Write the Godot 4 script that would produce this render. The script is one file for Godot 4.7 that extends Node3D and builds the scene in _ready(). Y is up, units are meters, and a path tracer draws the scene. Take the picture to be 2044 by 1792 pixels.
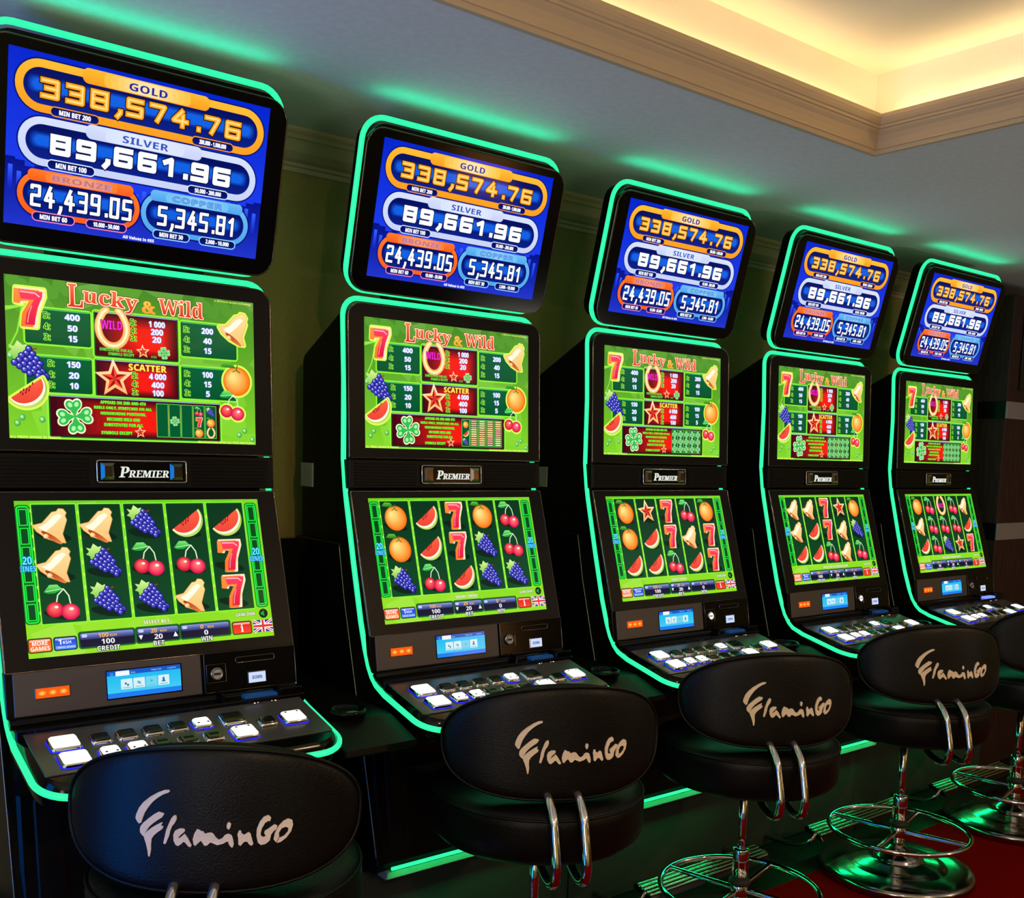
extends Node3D

const XS := [0.0, 0.7468, 1.4943, 2.2560, 2.9978]
const CEIL := 2.015
var M := {}
var taken := {}
var cv: Image
const SC := 2.0

func _ready() -> void:
	var cam := Camera3D.new()
	cam.name = "camera"
	add_child(cam)
	cam.basis = Basis(Vector3(0.782857, 0.029637, 0.621496), Vector3(0.046402, 0.993302, -0.105817), Vector3(-0.620470, 0.111678, 0.776238))
	cam.position = Vector3(-0.695714, 1.257728, 2.053516)
	cam.projection = Camera3D.PROJECTION_FRUSTUM
	cam.near = 0.05
	cam.far = 60.0
	cam.size = 2.0 * 896.0 / 2047.836 * cam.near
	cam.frustum_offset = Vector2(0, 229.85 / 2047.836 * cam.near)
	cam.current = true
	var env := Environment.new()
	env.background_mode = Environment.BG_COLOR
	env.background_color = Color.BLACK
	env.tonemap_mode = Environment.TONE_MAPPER_LINEAR
	env.tonemap_exposure = 1.0
	env.sdfgi_enabled = true
	env.ssao_enabled = true
	env.ssil_enabled = true
	var we := WorldEnvironment.new()
	we.name = "environment"
	we.environment = env
	add_child(we)
	make_materials()
	build_room()
	build_machines()
	build_stools()
	build_fittings()


# ---------------------------------------------------------------- mesh building
class MB:
	var v := PackedVector3Array()
	var t := PackedVector2Array()
	var g := PackedInt32Array()

	func tri(a: Vector3, b: Vector3, c: Vector3, grp := -1, ua := Vector2.ZERO, ub := Vector2.ZERO, uc := Vector2.ZERO) -> void:
		v.append(a); v.append(b); v.append(c)
		t.append(ua); t.append(ub); t.append(uc)
		g.append(grp)

	func quad(a: Vector3, b: Vector3, c: Vector3, d: Vector3, grp := -1) -> void:
		tri(a, b, c, grp)
		tri(a, c, d, grp)

	# turns the closed piece that starts at corner FROM so that its faces look outward
	func fix(from: int) -> void:
		if v.size() <= from:
			return
		var o := v[from]
		var vol := 0.0
		for i in range(from, v.size(), 3):
			vol += (v[i] - o).dot((v[i + 1] - o).cross(v[i + 2] - o))
		if vol > 0.0:
			for i in range(from, v.size(), 3):
				var q := v[i + 1]
				v[i + 1] = v[i + 2]
				v[i + 2] = q
				var w := t[i + 1]
				t[i + 1] = t[i + 2]
				t[i + 2] = w

	func mesh() -> ArrayMesh:
		var st := SurfaceTool.new()
		st.begin(Mesh.PRIMITIVE_TRIANGLES)
		for i in range(0, v.size(), 3):
			st.set_smooth_group(g[i / 3])
			for k in 3:
				st.set_uv(t[i + k])
				st.add_vertex(v[i + k])
		st.generate_normals()
		st.index()
		return st.commit()

	# a prism over the outline PTS from height Z0 to Z1, its rims bevelled by B0 and B1, placed by X
	func extrude(pts: PackedVector2Array, z0: float, z1: float, b0: float, b1: float, x: Transform3D, side := -1) -> void:
		var from := v.size()
		var rings := []
		if b0 > 0.0:
			rings.append([inset(pts, b0), z0])
			rings.append([pts, z0 + b0])
		else:
			rings.append([pts, z0])
		if b1 > 0.0:
			rings.append([pts, z1 - b1])
			rings.append([inset(pts, b1), z1])
		else:
			rings.append([pts, z1])
		var n := pts.size()
		for r in rings.size() - 1:
			var p: PackedVector2Array = rings[r][0]
			var q: PackedVector2Array = rings[r + 1][0]
			for i in n:
				var j := (i + 1) % n
				quad(x * Vector3(p[i].x, p[i].y, rings[r][1]), x * Vector3(p[j].x, p[j].y, rings[r][1]), x * Vector3(q[j].x, q[j].y, rings[r + 1][1]), x * Vector3(q[i].x, q[i].y, rings[r + 1][1]), side)
		for e in 2:
			var ring: PackedVector2Array = rings[0][0] if e == 0 else rings[-1][0]
			var z: float = rings[0][1] if e == 0 else rings[-1][1]
			var idx := Geometry2D.triangulate_polygon(ring)
			var ccw := area(ring) > 0.0
			for i in range(0, idx.size(), 3):
				var a := ring[idx[i]]
				var b := ring[idx[i + 1]]
				var c := ring[idx[i + 2]]
				var up := ((b - a).cross(c - a) > 0.0)
				# with a counter-clockwise outline the sides look outward counter-clockwise: top faces must be ccw too
				if (up == (e == 1)) != ccw:
					var q := b
					b = c
					c = q
				tri(x * Vector3(a.x, a.y, z), x * Vector3(b.x, b.y, z), x * Vector3(c.x, c.y, z))
		fix(from)

	static func area(p: PackedVector2Array) -> float:
		var s := 0.0
		for i in p.size():
			s += p[i].cross(p[(i + 1) % p.size()])
		return s

	static func inset(p: PackedVector2Array, d: float) -> PackedVector2Array:
		var out := PackedVector2Array()
		var s := 1.0 if area(p) > 0.0 else -1.0
		var n := p.size()
		for i in n:
			var e0 := (p[i] - p[(i + n - 1) % n]).normalized()
			var e1 := (p[(i + 1) % n] - p[i]).normalized()
			var n0 := Vector2(-e0.y, e0.x) * s
			var n1 := Vector2(-e1.y, e1.x) * s
			var m := (n0 + n1)
			var l := m.length_squared()
			out.append(p[i] + (m * (2.0 * d / l) if l > 0.2 else n0 * d))
		return out

	func tube(path: PackedVector3Array, r: float, n := 8, closed := false) -> void:
		var from := v.size()
		var k := path.size()
		var rings := []
		var nrm := Vector3.ZERO
		for i in k:
			var d: Vector3
			if closed:
				d = (path[(i + 1) % k] - path[(i + k - 1) % k]).normalized()
			else:
				d = (path[mini(i + 1, k - 1)] - path[maxi(i - 1, 0)]).normalized()
			if i == 0:
				nrm = d.cross(Vector3(0.31, 0.83, 0.47)).normalized()
			else:
				nrm = (nrm - d * nrm.dot(d)).normalized()
			var bi := d.cross(nrm)
			var ring := PackedVector3Array()
			for a in n:
				var w := TAU * a / n
				ring.append(path[i] + (nrm * cos(w) + bi * sin(w)) * r)
			rings.append(ring)
		for i in (k if closed else k - 1):
			var p: PackedVector3Array = rings[i]
			var q: PackedVector3Array = rings[(i + 1) % k]
			var off := 0
			if closed and i == k - 1:  # the frame may have turned on the way round
				var best := 1e9
				for o in n:
					var dd := p[0].distance_to(q[o])
					if dd < best:
						best = dd
						off = o
			for a in n:
				var b := (a + 1) % n
				quad(p[a], p[b], q[(b + off) % n], q[(a + off) % n], 1)
		if not closed:
			for a in range(1, n - 1):
				tri(rings[0][0], rings[0][a + 1], rings[0][a])
				tri(rings[-1][0], rings[-1][a], rings[-1][a + 1])
		fix(from)

	# a profile of (radius, height) turned round the y axis
	func lathe(prof: PackedVector2Array, n: int, at := Vector3.ZERO, grp := 1) -> void:
		var from := v.size()
		for i in prof.size() - 1:
			for a in n:
				var w0 := TAU * a / n
				var w1 := TAU * (a + 1) / n
				var p := prof[i]
				var q := prof[i + 1]
				var c0 := Vector3(cos(w0), 0, sin(w0))
				var c1 := Vector3(cos(w1), 0, sin(w1))
				var a0 := at + c0 * p.x + Vector3(0, p.y, 0)
				var a1 := at + c1 * p.x + Vector3(0, p.y, 0)
				var b0 := at + c0 * q.x + Vector3(0, q.y, 0)
				var b1 := at + c1 * q.x + Vector3(0, q.y, 0)
				if p.x > 0.0:
					tri(a0, a1, b1, grp)
				if q.x > 0.0:
					tri(a0, b1, b0, grp)
		fix(from)

	func box(c: Vector3, s: Vector3, ch := 0.0, basis := Basis.IDENTITY) -> void:
		var hx := s.x / 2
		var hy := s.y / 2
		var pts := PackedVector2Array([Vector2(-hx, -hy), Vector2(hx, -hy), Vector2(hx, hy), Vector2(-hx, hy)])
		if ch > 0.0:
			pts = PackedVector2Array([Vector2(-hx + ch, -hy), Vector2(hx - ch, -hy), Vector2(hx, -hy + ch), Vector2(hx, hy - ch), Vector2(hx - ch, hy), Vector2(-hx + ch, hy), Vector2(-hx, hy - ch), Vector2(-hx, -hy + ch)])
		extrude(pts, -s.z / 2, s.z / 2, ch, ch, Transform3D(basis, c))

	# a flat print: corners as seen from the front, starting top left
	func sheet(a: Vector3, b: Vector3, c: Vector3, d: Vector3) -> void:
		tri(a, b, c, -1, Vector2(0, 0), Vector2(1, 0), Vector2(1, 1))
		tri(a, c, d, -1, Vector2(0, 0), Vector2(1, 1), Vector2(0, 1))


func rr(x0: float, y0: float, x1: float, y1: float, r: Array, n := 6) -> PackedVector2Array:
	# rounded rectangle, radii given for the corners (x0,y0), (x1,y0), (x1,y1), (x0,y1)
	var out := PackedVector2Array()
	var c := [Vector2(x0, y0), Vector2(x1, y0), Vector2(x1, y1), Vector2(x0, y1)]
	var s := [Vector2(1, 1), Vector2(-1, 1), Vector2(-1, -1), Vector2(1, -1)]
	for k in 4:
		var rad: float = r[k]
		if rad <= 0.0:
			out.append(c[k])
			continue
		var m: Vector2 = c[k] + s[k] * rad
		for i in n + 1:
			var a := PI + PI / 2 * k + PI / 2 * i / n
			out.append(m + Vector2(cos(a), sin(a)) * rad)
	return out


func numbered(called: String) -> String:
	var n: int = taken.get(called, 0)
	taken[called] = n + 1
	return called if n == 0 else "%s_%03d" % [called, n]


func tag(o: Node, label := "", category := "", group := "", kind := "") -> Node:
	if label: o.set_meta("label", label)
	if category: o.set_meta("category", category)
	if group: o.set_meta("group", group)
	if kind: o.set_meta("kind", kind)
	return o


func thing(called: String, label: String, category: String, at := Vector3.ZERO, group := "") -> Node3D:
	var o := Node3D.new()
	o.name = numbered(called)
	add_child(o)
	o.position = at
	tag(o, label, category, group)
	return o


func part(called: String, mb, mat: Material, parent: Node) -> MeshInstance3D:
	var o := MeshInstance3D.new()
	o.name = called
	o.mesh = mb.mesh() if mb is MB else mb
	o.material_override = mat
	parent.add_child(o, true)
	return o


func struct(called: String, mb: MB, mat: Material, label: String, category: String) -> MeshInstance3D:
	var o := part(called, mb, mat, self)
	tag(o, label, category, "", "structure")
	return o


func boxmb(c: Vector3, s: Vector3, ch := 0.0) -> MB:
	var m := MB.new()
	m.box(c, s, ch)
	return m


# ---------------------------------------------------------------- materials
func mat(called: String, col: Color, rough := 0.5, metal := 0.0, spec := 0.5) -> StandardMaterial3D:
	var m := StandardMaterial3D.new()
	m.resource_name = called
	m.albedo_color = col
	m.roughness = rough
	m.metallic = metal
	m.metallic_specular = spec
	M[called] = m
	return m


func glow(called: String, col: Color, energy := 1.0) -> StandardMaterial3D:
	var m := mat(called, Color(0.02, 0.02, 0.02), 0.3)
	m.emission_enabled = true
	m.emission = col
	m.emission_energy_multiplier = energy
	return m


func noise(freq: float, seed_: int, size := 256, as_normal := false, strength := 4.0, lo := Color.BLACK, hi := Color.WHITE) -> NoiseTexture2D:
	var n := FastNoiseLite.new()
	n.seed = seed_
	n.frequency = freq
	n.fractal_octaves = 4
	var t := NoiseTexture2D.new()
	t.width = size
	t.height = size
	t.seamless = true
	t.noise = n
	t.as_normal_map = as_normal
	t.bump_strength = strength
	if not as_normal:
		var gr := Gradient.new()
		gr.set_color(0, lo)
		gr.set_color(1, hi)
		t.color_ramp = gr
	return t


func make_materials() -> void:
	mat("gloss_black", Color(0.025, 0.024, 0.026), 0.13, 0.0, 0.32)
	mat("bezel_black", Color(0.06, 0.056, 0.054), 0.36, 0.0, 0.26)
	mat("satin_black", Color(0.04, 0.04, 0.042), 0.4, 0.0, 0.26)
	mat("side_black", Color(0.025, 0.025, 0.027), 0.32, 0.0, 0.26)
	mat("deck_grey", Color(0.3, 0.295, 0.29), 0.24, 0.2)
	mat("panel_grey", Color(0.30, 0.275, 0.27), 0.42, 0.2)
	mat("trim_dark_metal", Color(0.42, 0.38, 0.35), 0.14, 1.0)
	mat("chrome", Color(0.88, 0.87, 0.86), 0.07, 1.0)
	mat("base_chrome", Color(0.62, 0.6, 0.58), 0.16, 1.0)
	mat("rib_chrome", Color(0.7, 0.69, 0.68), 0.22, 1.0)
	mat("floor_black", Color(0.06, 0.06, 0.06), 0.35, 0.0, 0.3)
	mat("kick_metal", Color(0.5, 0.5, 0.5), 0.4, 0.3)
	mat("rubber", Color(0.03, 0.03, 0.03), 0.7)
	mat("button_dark", Color(0.09, 0.09, 0.095), 0.12)
	mat("print_black", Color(0.02, 0.02, 0.02), 0.5)
	mat("white_print", Color(0.9, 0.9, 0.88), 0.5)
	mat("label_paper", Color(0.62, 0.63, 0.6), 0.7)
	var l := mat("leather_black", Color(0.03, 0.028, 0.03), 0.42, 0.0, 0.31)
	l.normal_enabled = true
	l.normal_texture = noise(0.09, 4, 256, true, 3.0)
	l.normal_scale = 0.35
	l.uv1_triplanar = true
	l.uv1_scale = Vector3(9, 9, 9)
	var th := mat("embroidery", Color(0.95, 0.88, 0.78), 0.75)
	th.normal_enabled = true
	th.normal_texture = noise(0.22, 9, 256, true, 6.0)
	th.uv1_triplanar = true
	th.uv1_scale = Vector3(22, 22, 22)
	var pl := mat("soffit_paint", Color(0.86, 0.86, 0.87), 0.85)
	pl.albedo_texture = noise(0.05, 21, 256, false, 1.0, Color(0.95, 0.95, 0.95), Color(1, 1, 1))
	pl.uv1_triplanar = true
	pl.uv1_scale = Vector3(3, 3, 3)
	mat("tray_paint", Color(0.95, 0.92, 0.86), 0.9)
	mat("moulding_paint", Color(0.76, 0.66, 0.52), 0.6)
	var w := mat("wall_paint", Color(0.62, 0.56, 0.3), 0.8)
	w.albedo_texture = noise(0.06, 33, 256, false, 1.0, Color(0.93, 0.93, 0.93), Color(1, 1, 1))
	w.uv1_triplanar = true
	w.uv1_scale = Vector3(4, 4, 4)
	var c := mat("carpet", Color(0.5, 0.008, 0.012), 0.95, 0.0, 0.1)
	c.albedo_texture = noise(0.2, 7, 512, false, 1.0, Color(0.6, 0.6, 0.6), Color(1, 1, 1))
	c.uv1_triplanar = true
	c.uv1_scale = Vector3(5, 5, 5)
	mat("plinth_black", Color(0.18, 0.18, 0.18), 0.5, 0.0, 0.2)
	var wd := mat("brown_wood", Color(0.22, 0.15, 0.145), 0.5, 0.0, 0.25)
	wd.albedo_texture = noise(0.03, 12, 256, false, 1.0, Color(0.75, 0.72, 0.7), Color(1, 1, 1))
	wd.uv1_triplanar = true
	wd.uv1_scale = Vector3(6, 0.8, 6)
	mat("band_grey", Color(0.52, 0.5, 0.52), 0.4, 0.3)
	mat("dark_glass", Color(0.02, 0.03, 0.03), 0.06)
	glow("led_green", Color(0.16, 1.0, 0.6), 1.45)
	glow("led_warm", Color(1.0, 0.88, 0.62), 2.5)
	glow("cap_white", Color(1, 0.99, 0.97), 1.35)
	glow("blue_glow", Color(0.06, 0.08, 1.0), 1.5)
	glow("dots_warm", Color(1.0, 0.95, 0.75), 1.2)
	glow("tray_blue", Color(0.02, 0.3, 0.55), 0.45)
	glow("tray_bright", Color(0.32, 0.38, 1.0), 3.2)
	glow("pale_glow", Color(0.9, 0.95, 1.0), 1.0)
	glow("amber_face", Color(1.0, 0.72, 0.4), 1.0)
	glow("lit_letters", Color(0.95, 0.97, 0.93), 0.9)
	glow("video_blue", Color(0.08, 0.5, 0.95), 1.0)


func screen_mat(called: String, tex: Texture2D, energy: float) -> StandardMaterial3D:
	var m := mat(called, Color(0.015, 0.015, 0.015), 0.07, 0.0, 0.3)
	m.emission_enabled = true
	m.emission = Color.WHITE
	m.emission_operator = BaseMaterial3D.EMISSION_OP_MULTIPLY
	m.emission_texture = tex
	m.emission_energy_multiplier = energy
	return m


# ---------------------------------------------------------------- the room
const WALL_Z := -0.38
const TRAY := [-2.2, 1.65, 0.522, 3.6]  # x from, x to, z from, z to


# a moulding: profile of (inset from the soffit's edge, height), run between two mitred corners
func moulding(prof: PackedVector2Array, p0: Vector3, p1: Vector3, d0: Vector3, d1: Vector3) -> MB:
	var m := MB.new()
	var n := prof.size()
	var at := func(p: Vector3, d: Vector3, q: Vector2) -> Vector3: return Vector3(p.x, 0, p.z) + d * q.x + Vector3(0, q.y, 0)
	for i in n:
		var q := prof[i]
		var r := prof[(i + 1) % n]
		m.quad(at.call(p0, d0, q), at.call(p1, d1, q), at.call(p1, d1, r), at.call(p0, d0, r))
	var idx := Geometry2D.triangulate_polygon(prof)
	var ccw := MB.area(prof) > 0.0
	for i in range(0, idx.size(), 3):
		var a := prof[idx[i]]
		var b := prof[idx[i + 1]]
		var c := prof[idx[i + 2]]
		if ((b - a).cross(c - a) > 0.0) != ccw:
			var s := b
			b = c
			c = s
		m.tri(at.call(p0, d0, a), at.call(p0, d0, b), at.call(p0, d0, c))
		m.tri(at.call(p1, d1, a), at.call(p1, d1, c), at.call(p1, d1, b))
	m.fix(0)
	return m


func build_room() -> void:
	struct("floor", boxmb(Vector3(1.1, -0.05, 2.475), Vector3(8.4, 0.1, 4.37)), M.carpet, "dark red carpet under the stools", "carpet")
	struct("trim_6", boxmb(Vector3(1.1, -0.05, -0.045), Vector3(8.4, 0.1, 0.67)), M.floor_black, "floor coloured black between the plinth and the red carpet", "floor strip")  # floor box coloured black from the wall to the carpet edge
	struct("wall_back", boxmb(Vector3(1.1, 1.2, WALL_Z - 0.06), Vector3(8.4, 2.6, 0.12)), M.wall_paint, "ochre painted wall behind the slot machines", "wall")
	struct("wall_left", boxmb(Vector3(-3.06, 1.2, 2.1), Vector3(0.12, 2.6, 5.2)), M.wall_paint, "ochre painted end wall beside the near machine", "wall")
	struct("wall_right", boxmb(Vector3(5.26, 1.2, 2.1), Vector3(0.12, 2.6, 5.2)), M.wall_paint, "ochre painted end wall past the tall cabinet", "wall")
	struct("wall_front", boxmb(Vector3(1.1, 1.2, 4.66), Vector3(8.4, 2.6, 0.12)), M.wall_paint, "ochre painted wall facing the slot machines", "wall")
	# soffit with its opening, and the raised tray above it
	var m := MB.new()
	var x0: float = TRAY[0]
	var x1: float = TRAY[1]
	var z0: float = TRAY[2]
	var z1: float = TRAY[3]
	var rects := [[-3.0, 5.2, WALL_Z, z0], [-3.0, 5.2, z1, 4.6], [-3.0, x0, z0, z1], [x1, 5.2, z0, z1]]
	for r in rects:
		m.box(Vector3((r[0] + r[1]) / 2, CEIL + 0.0075, (r[2] + r[3]) / 2), Vector3(r[1] - r[0], 0.015, r[3] - r[2]))
	struct("ceiling", m, M.soffit_paint, "flat off-white lower ceiling above the slot machines", "ceiling")
	m = MB.new()
	var e := 0.025
	for r in [[-3.0, 5.2, WALL_Z, z0 - e], [-3.0, 5.2, z1 + e, 4.6], [-3.0, x0 - e, z0 - e, z1 + e], [x1 + e, 5.2, z0 - e, z1 + e]]:
		m.box(Vector3((r[0] + r[1]) / 2, CEIL + 0.015 + 0.0925, (r[2] + r[3]) / 2), Vector3(r[1] - r[0], 0.185, r[3] - r[2]))
	m.box(Vector3((x0 + x1) / 2, 2.215 + 0.03, (z0 + z1) / 2), Vector3(x1 - x0 + 0.2, 0.06, z1 - z0 + 0.2))
	struct("ceiling_tray", m, M.tray_paint, "raised cream ceiling tray lit from its hidden edges", "ceiling")
	var prof := pg([Vector2(-0.012, 2.0125), Vector2(0.0, 2.0125), Vector2(0.0015, 2.022), Vector2(0.0045, 2.0235), Vector2(0.0045, 2.028), Vector2(0.0065, 2.041), Vector2(0.0105, 2.053), Vector2(0.0165, 2.0615), Vector2(0.017, 2.066), Vector2(0.0205, 2.0675), Vector2(0.0205, 2.0735), Vector2(0.0235, 2.0755), Vector2(0.0265, 2.0825), Vector2(0.0275, 2.0865), Vector2(0.0285, 2.089), Vector2(0.0285, 2.099), Vector2(0.02, 2.099), Vector2(0.006, 2.06), Vector2(-0.012, 2.031)])
	var c := [Vector3(x0, 0, z0), Vector3(x1, 0, z0), Vector3(x1, 0, z1), Vector3(x0, 0, z1)]
	var d := [Vector3(1, 0, 1), Vector3(-1, 0, 1), Vector3(-1, 0, -1), Vector3(1, 0, -1)]
	for k in 4:
		var j := (k + 1) % 4
		struct("trim_%d" % (k + 1), moulding(prof, c[k], c[j], d[k], d[j]), M.moulding_paint, ["stepped cream moulding along the tray edge above the machines", "stepped cream moulding across the end of the ceiling tray", "stepped cream moulding along the tray edge facing the machines", "stepped cream moulding across the near end of the tray"][k], "moulding")
	var wp := pg([Vector2(0.0, 2.016), Vector2(0.08, 2.016), Vector2(0.08, 2.008), Vector2(0.076, 2.004), Vector2(0.07, 2.0), Vector2(0.066, 1.992), Vector2(0.06, 1.99), Vector2(0.056, 1.984), Vector2(0.046, 1.966), Vector2(0.03, 1.952), Vector2(0.018, 1.947), Vector2(0.016, 1.94), Vector2(0.009, 1.938), Vector2(0.007, 1.928), Vector2(0.0, 1.926)])
	struct("trim_5", moulding(wp, Vector3(-3.0, 0, WALL_Z), Vector3(5.2, 0, WALL_Z), Vector3(0, 0, 1), Vector3(0, 0, 1)), M.moulding_paint, "stepped cream cornice between wall and ceiling behind the machines", "moulding")
	# light strips hidden in the tray's edge
	var warm := Color(1.0, 0.87, 0.6)
	var s := 0.008
	for k in 4:
		var a: Vector3 = c[k] - d[k] * s
		var b: Vector3 = c[(k + 1) % 4] - d[(k + 1) % 4] * s
		var o := thing("cove_light", ["warm light strip hidden along the tray edge above the machines", "warm light strip hidden across the end of the ceiling tray", "warm light strip hidden along the tray edge facing the machines", "warm light strip hidden across the near end of the tray"][k], "light strip", (a + b) / 2 + Vector3(0, 2.082, 0), "light strips in the ceiling tray")
		var h := (b - a) / 2
		part("light_strip", pipe(PackedVector3Array([-h * 0.99, h * 0.99]), 0.005, 8), M.led_warm, o)
		var along_x := absf(h.x) > absf(h.z)
		area_light("strip_light", o, Vector3(0, 0.008, 0), Vector3(90, 0, 0), Vector2(h.length() * 1.93, 0.012) if along_x else Vector2(0.012, h.length() * 1.93), warm, [0.24, 0.24, 0.24, 0.22][k])


func build_fittings() -> void:
	# plinth on which the machines stand
	var o := thing("machine_plinth", "long low black plinth that carries the row of slot machines", "plinth")
	for i in 5:
		var wide := 0.742
		part("plinth_panel", boxmb(Vector3(XS[i], 0.136, -0.115), Vector3(wide, 0.272, 0.37), 0.003), M.plinth_black, o)
	# shelves with a cup holder between the machines
	var first: Node3D
	var says := [
		"black drinks shelf with a round cup holder between the first and second machines",
		"black drinks shelf with a round cup holder between the second and middle machines",
		"black drinks shelf with a round cup holder between the middle and fourth machines",
		"black drinks shelf with a round cup holder between the fourth and last machines",
	]
	for i in 4:
		var s: Node3D
		if i == 0:
			s = thing("drinks_shelf", "", "shelf")
			first = s
			var m := MB.new()
			m.extrude(pg([Vector2(-0.28, 0.655), Vector2(0.30, 0.632), Vector2(0.315, 0.64), Vector2(0.312, 0.652), Vector2(0.21, 0.684), Vector2(-0.02, 0.694), Vector2(-0.28, 0.694)]), -0.086, 0.086, 0.003, 0.003, side_on(0))
			part("shelf_top", m, M.satin_black, s)
			part("infill_panel", boxmb(Vector3(0, 0.464, -0.02), Vector3(0.17, 0.38, 0.03), 0.002), M.side_black, s)
			part("infill_panel", boxmb(Vector3(0, 0.86, -0.24), Vector3(0.17, 0.33, 0.03), 0.002), M.side_black, s)
			m = MB.new()
			m.lathe(pg([Vector2(0.029, 0.69), Vector2(0.040, 0.69), Vector2(0.041, 0.699), Vector2(0.038, 0.703), Vector2(0.033, 0.702), Vector2(0.030, 0.694), Vector2(0.029, 0.69)]), 32, Vector3(-0.01, 0, 0.185))
			var cup := part("cup_holder", m, M.gloss_black, s)
			m = MB.new()
			m.lathe(pg([Vector2(0.0, 0.694), Vector2(0.029, 0.694), Vector2(0.0285, 0.697), Vector2(0.0, 0.697)]), 28, Vector3(-0.01, 0, 0.185))
			part("cup_floor", m, M.base_chrome, cup)
		else:
			s = first.duplicate()
			s.name = numbered("drinks_shelf")
			add_child(s)
		s.position.x = (XS[i] + XS[i + 1]) / 2
		tag(s, says[i], "shelf", "drinks shelves beside the machines")
	# chrome footrests
	var fsay := [
		"ribbed chrome footrest under the near end machine, hidden behind its stool", "ribbed chrome footrest under the second machine in the row",
		"ribbed chrome footrest under the middle machine, green-lit behind the stool column", "ribbed chrome footrest under the fourth machine, green-lit behind the whole foot ring", "ribbed chrome footrest under the far end machine",
	]
	for i in 5:
		var s: Node3D
		if i == 0:
			s = thing("footrest", "", "footrest")
			first = s
			var m := MB.new()
			m.extrude(pg([Vector2(0.195, 0.098), Vector2(0.21, 0.099), Vector2(0.258, 0.083), Vector2(0.266, 0.072), Vector2(0.262, 0.068), Vector2(0.195, 0.088)]), -0.25, 0.25, 0.001, 0.001, side_on(0))
			var tread := part("tread", m, M.gloss_black, s)
			for k in 5:
				m = MB.new()
				var t := k / 4.0
				m.tube(PackedVector3Array([Vector3(-0.248, lerpf(0.1, 0.086, t), lerpf(0.207, 0.254, t)), Vector3(0.248, lerpf(0.1, 0.086, t), lerpf(0.207, 0.254, t))]), 0.004, 10)
				part("rib", m, M.rib_chrome, tread)
			for q in [-1, 1]:
				m = MB.new()
				m.tube(PackedVector3Array([Vector3(q * 0.25, 0.088, 0.235), Vector3(q * 0.262, 0.08, 0.238), Vector3(q * 0.272, 0.062, 0.228), Vector3(q * 0.276, 0.045, 0.2), Vector3(q * 0.277, 0.036, 0.15), Vector3(q * 0.277, 0.034, 0.0715)]), 0.0085, 10)
				part("bracket", m, M.base_chrome, s)
		else:
			s = first.duplicate()
			s.name = numbered("footrest")
			add_child(s)
		s.position.x = XS[i]
		tag(s, fsay[i], "footrest", "chrome footrests under the machines")
	# tall cabinet that ends the row
	var cab := thing("tall_cabinet", "tall dark brown cabinet with two grey bands at the end of the row", "cabinet")
	part("carcass", boxmb(Vector3(3.76, 0.96, -0.16), Vector3(0.72, 1.92, 0.41), 0.004), M.brown_wood, cab)
	for y in [1.4695, 0.9835]:
		part("band", boxmb(Vector3(3.76, y, 0.047), Vector3(0.726, 0.068, 0.008), 0.001), M.band_grey, cab)
		part("shaded_side_band", boxmb(Vector3(3.3985, y, -0.16), Vector3(0.005, 0.068, 0.404), 0.001), M.side_black, cab)  # the grey band round the corner, its shade put into a black colour
	part("glass_panel", boxmb(Vector3(3.78, 1.72, 0.047), Vector3(0.6, 0.34, 0.012), 0.002), M.dark_glass, cab)
	# outside the picture: a blue light column, and low tables added as ceiling uplights
	var v := thing("blue_light_column", "upright blue light column past the near end of the row", "light column", Vector3(-1.5, 0, 0.5))
	part("column_case", boxmb(Vector3(0, 0.7, 0), Vector3(0.1, 1.4, 0.56), 0.01), M.gloss_black, v)
	part("column_face", boxmb(Vector3(0.052, 0.74, 0), Vector3(0.006, 1.24, 0.5), 0.002), M.video_blue, v)
	area_light("column_light", v, Vector3(0.06, 0.74, 0), Vector3(0, -90, 0), Vector2(0.5, 1.24), Color(0.06, 0.52, 1.0), 1.3)
	var n := 0
	for q in [[-1.9, 1.9], [-0.1, 3.9], [3.5, 2.7]]:
		var t := thing("added_uplight_table", ["added glowing table past the blue light column, lighting the lower ceiling", "added glowing table out of view facing the row, lighting the lower ceiling", "added glowing table near the far end wall, lighting the lower ceiling"][n], "table", Vector3(q[0], 0, q[1]), "glowing tables added out of view to light the ceiling")
		var m := MB.new()
		m.lathe(pg([Vector2(0, 0.0), Vector2(0.28, 0.0), Vector2(0.26, 0.02), Vector2(0.06, 0.05), Vector2(0.05, 0.46), Vector2(0.3, 0.5), Vector2(0.42, 0.52), Vector2(0.42, 0.54), Vector2(0.0, 0.54)]), 40)
		part("table_stand", m, M.satin_black, t)
		m = MB.new()
		m.lathe(pg([Vector2(0, 0.54), Vector2(0.4, 0.54), Vector2(0.4, 0.552), Vector2(0.39, 0.556), Vector2(0, 0.556)]), 40)
		part("lit_top", m, M.pale_glow, t)
		area_light("added_uplight", t, Vector3(0, 0.56, 0), Vector3(90, 0, 0), Vector2(0.7, 0.7), Color(1.0, 0.985, 0.92), [1.9, 2.2, 1.8][n])
		n += 1
	var w := thing("amber_panel", "square amber light panel on the wall facing the machines", "light panel", Vector3(4.0, 1.25, 4.57))
	part("panel_case", boxmb(Vector3.ZERO, Vector3(0.54, 0.64, 0.05), 0.008), M.satin_black, w)
	part("panel_face", boxmb(Vector3(0, 0, -0.026), Vector3(0.48, 0.58, 0.006), 0.002), M.amber_face, w)
	area_light("panel_light", w, Vector3(0, 0, -0.034), Vector3.ZERO, Vector2(0.48, 0.58), Color(1.0, 0.68, 0.34), 0.3)
	w = thing("white_panel", "tall white light panel on the near end wall", "light panel", Vector3(-2.97, 1.35, 3.3))
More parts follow.
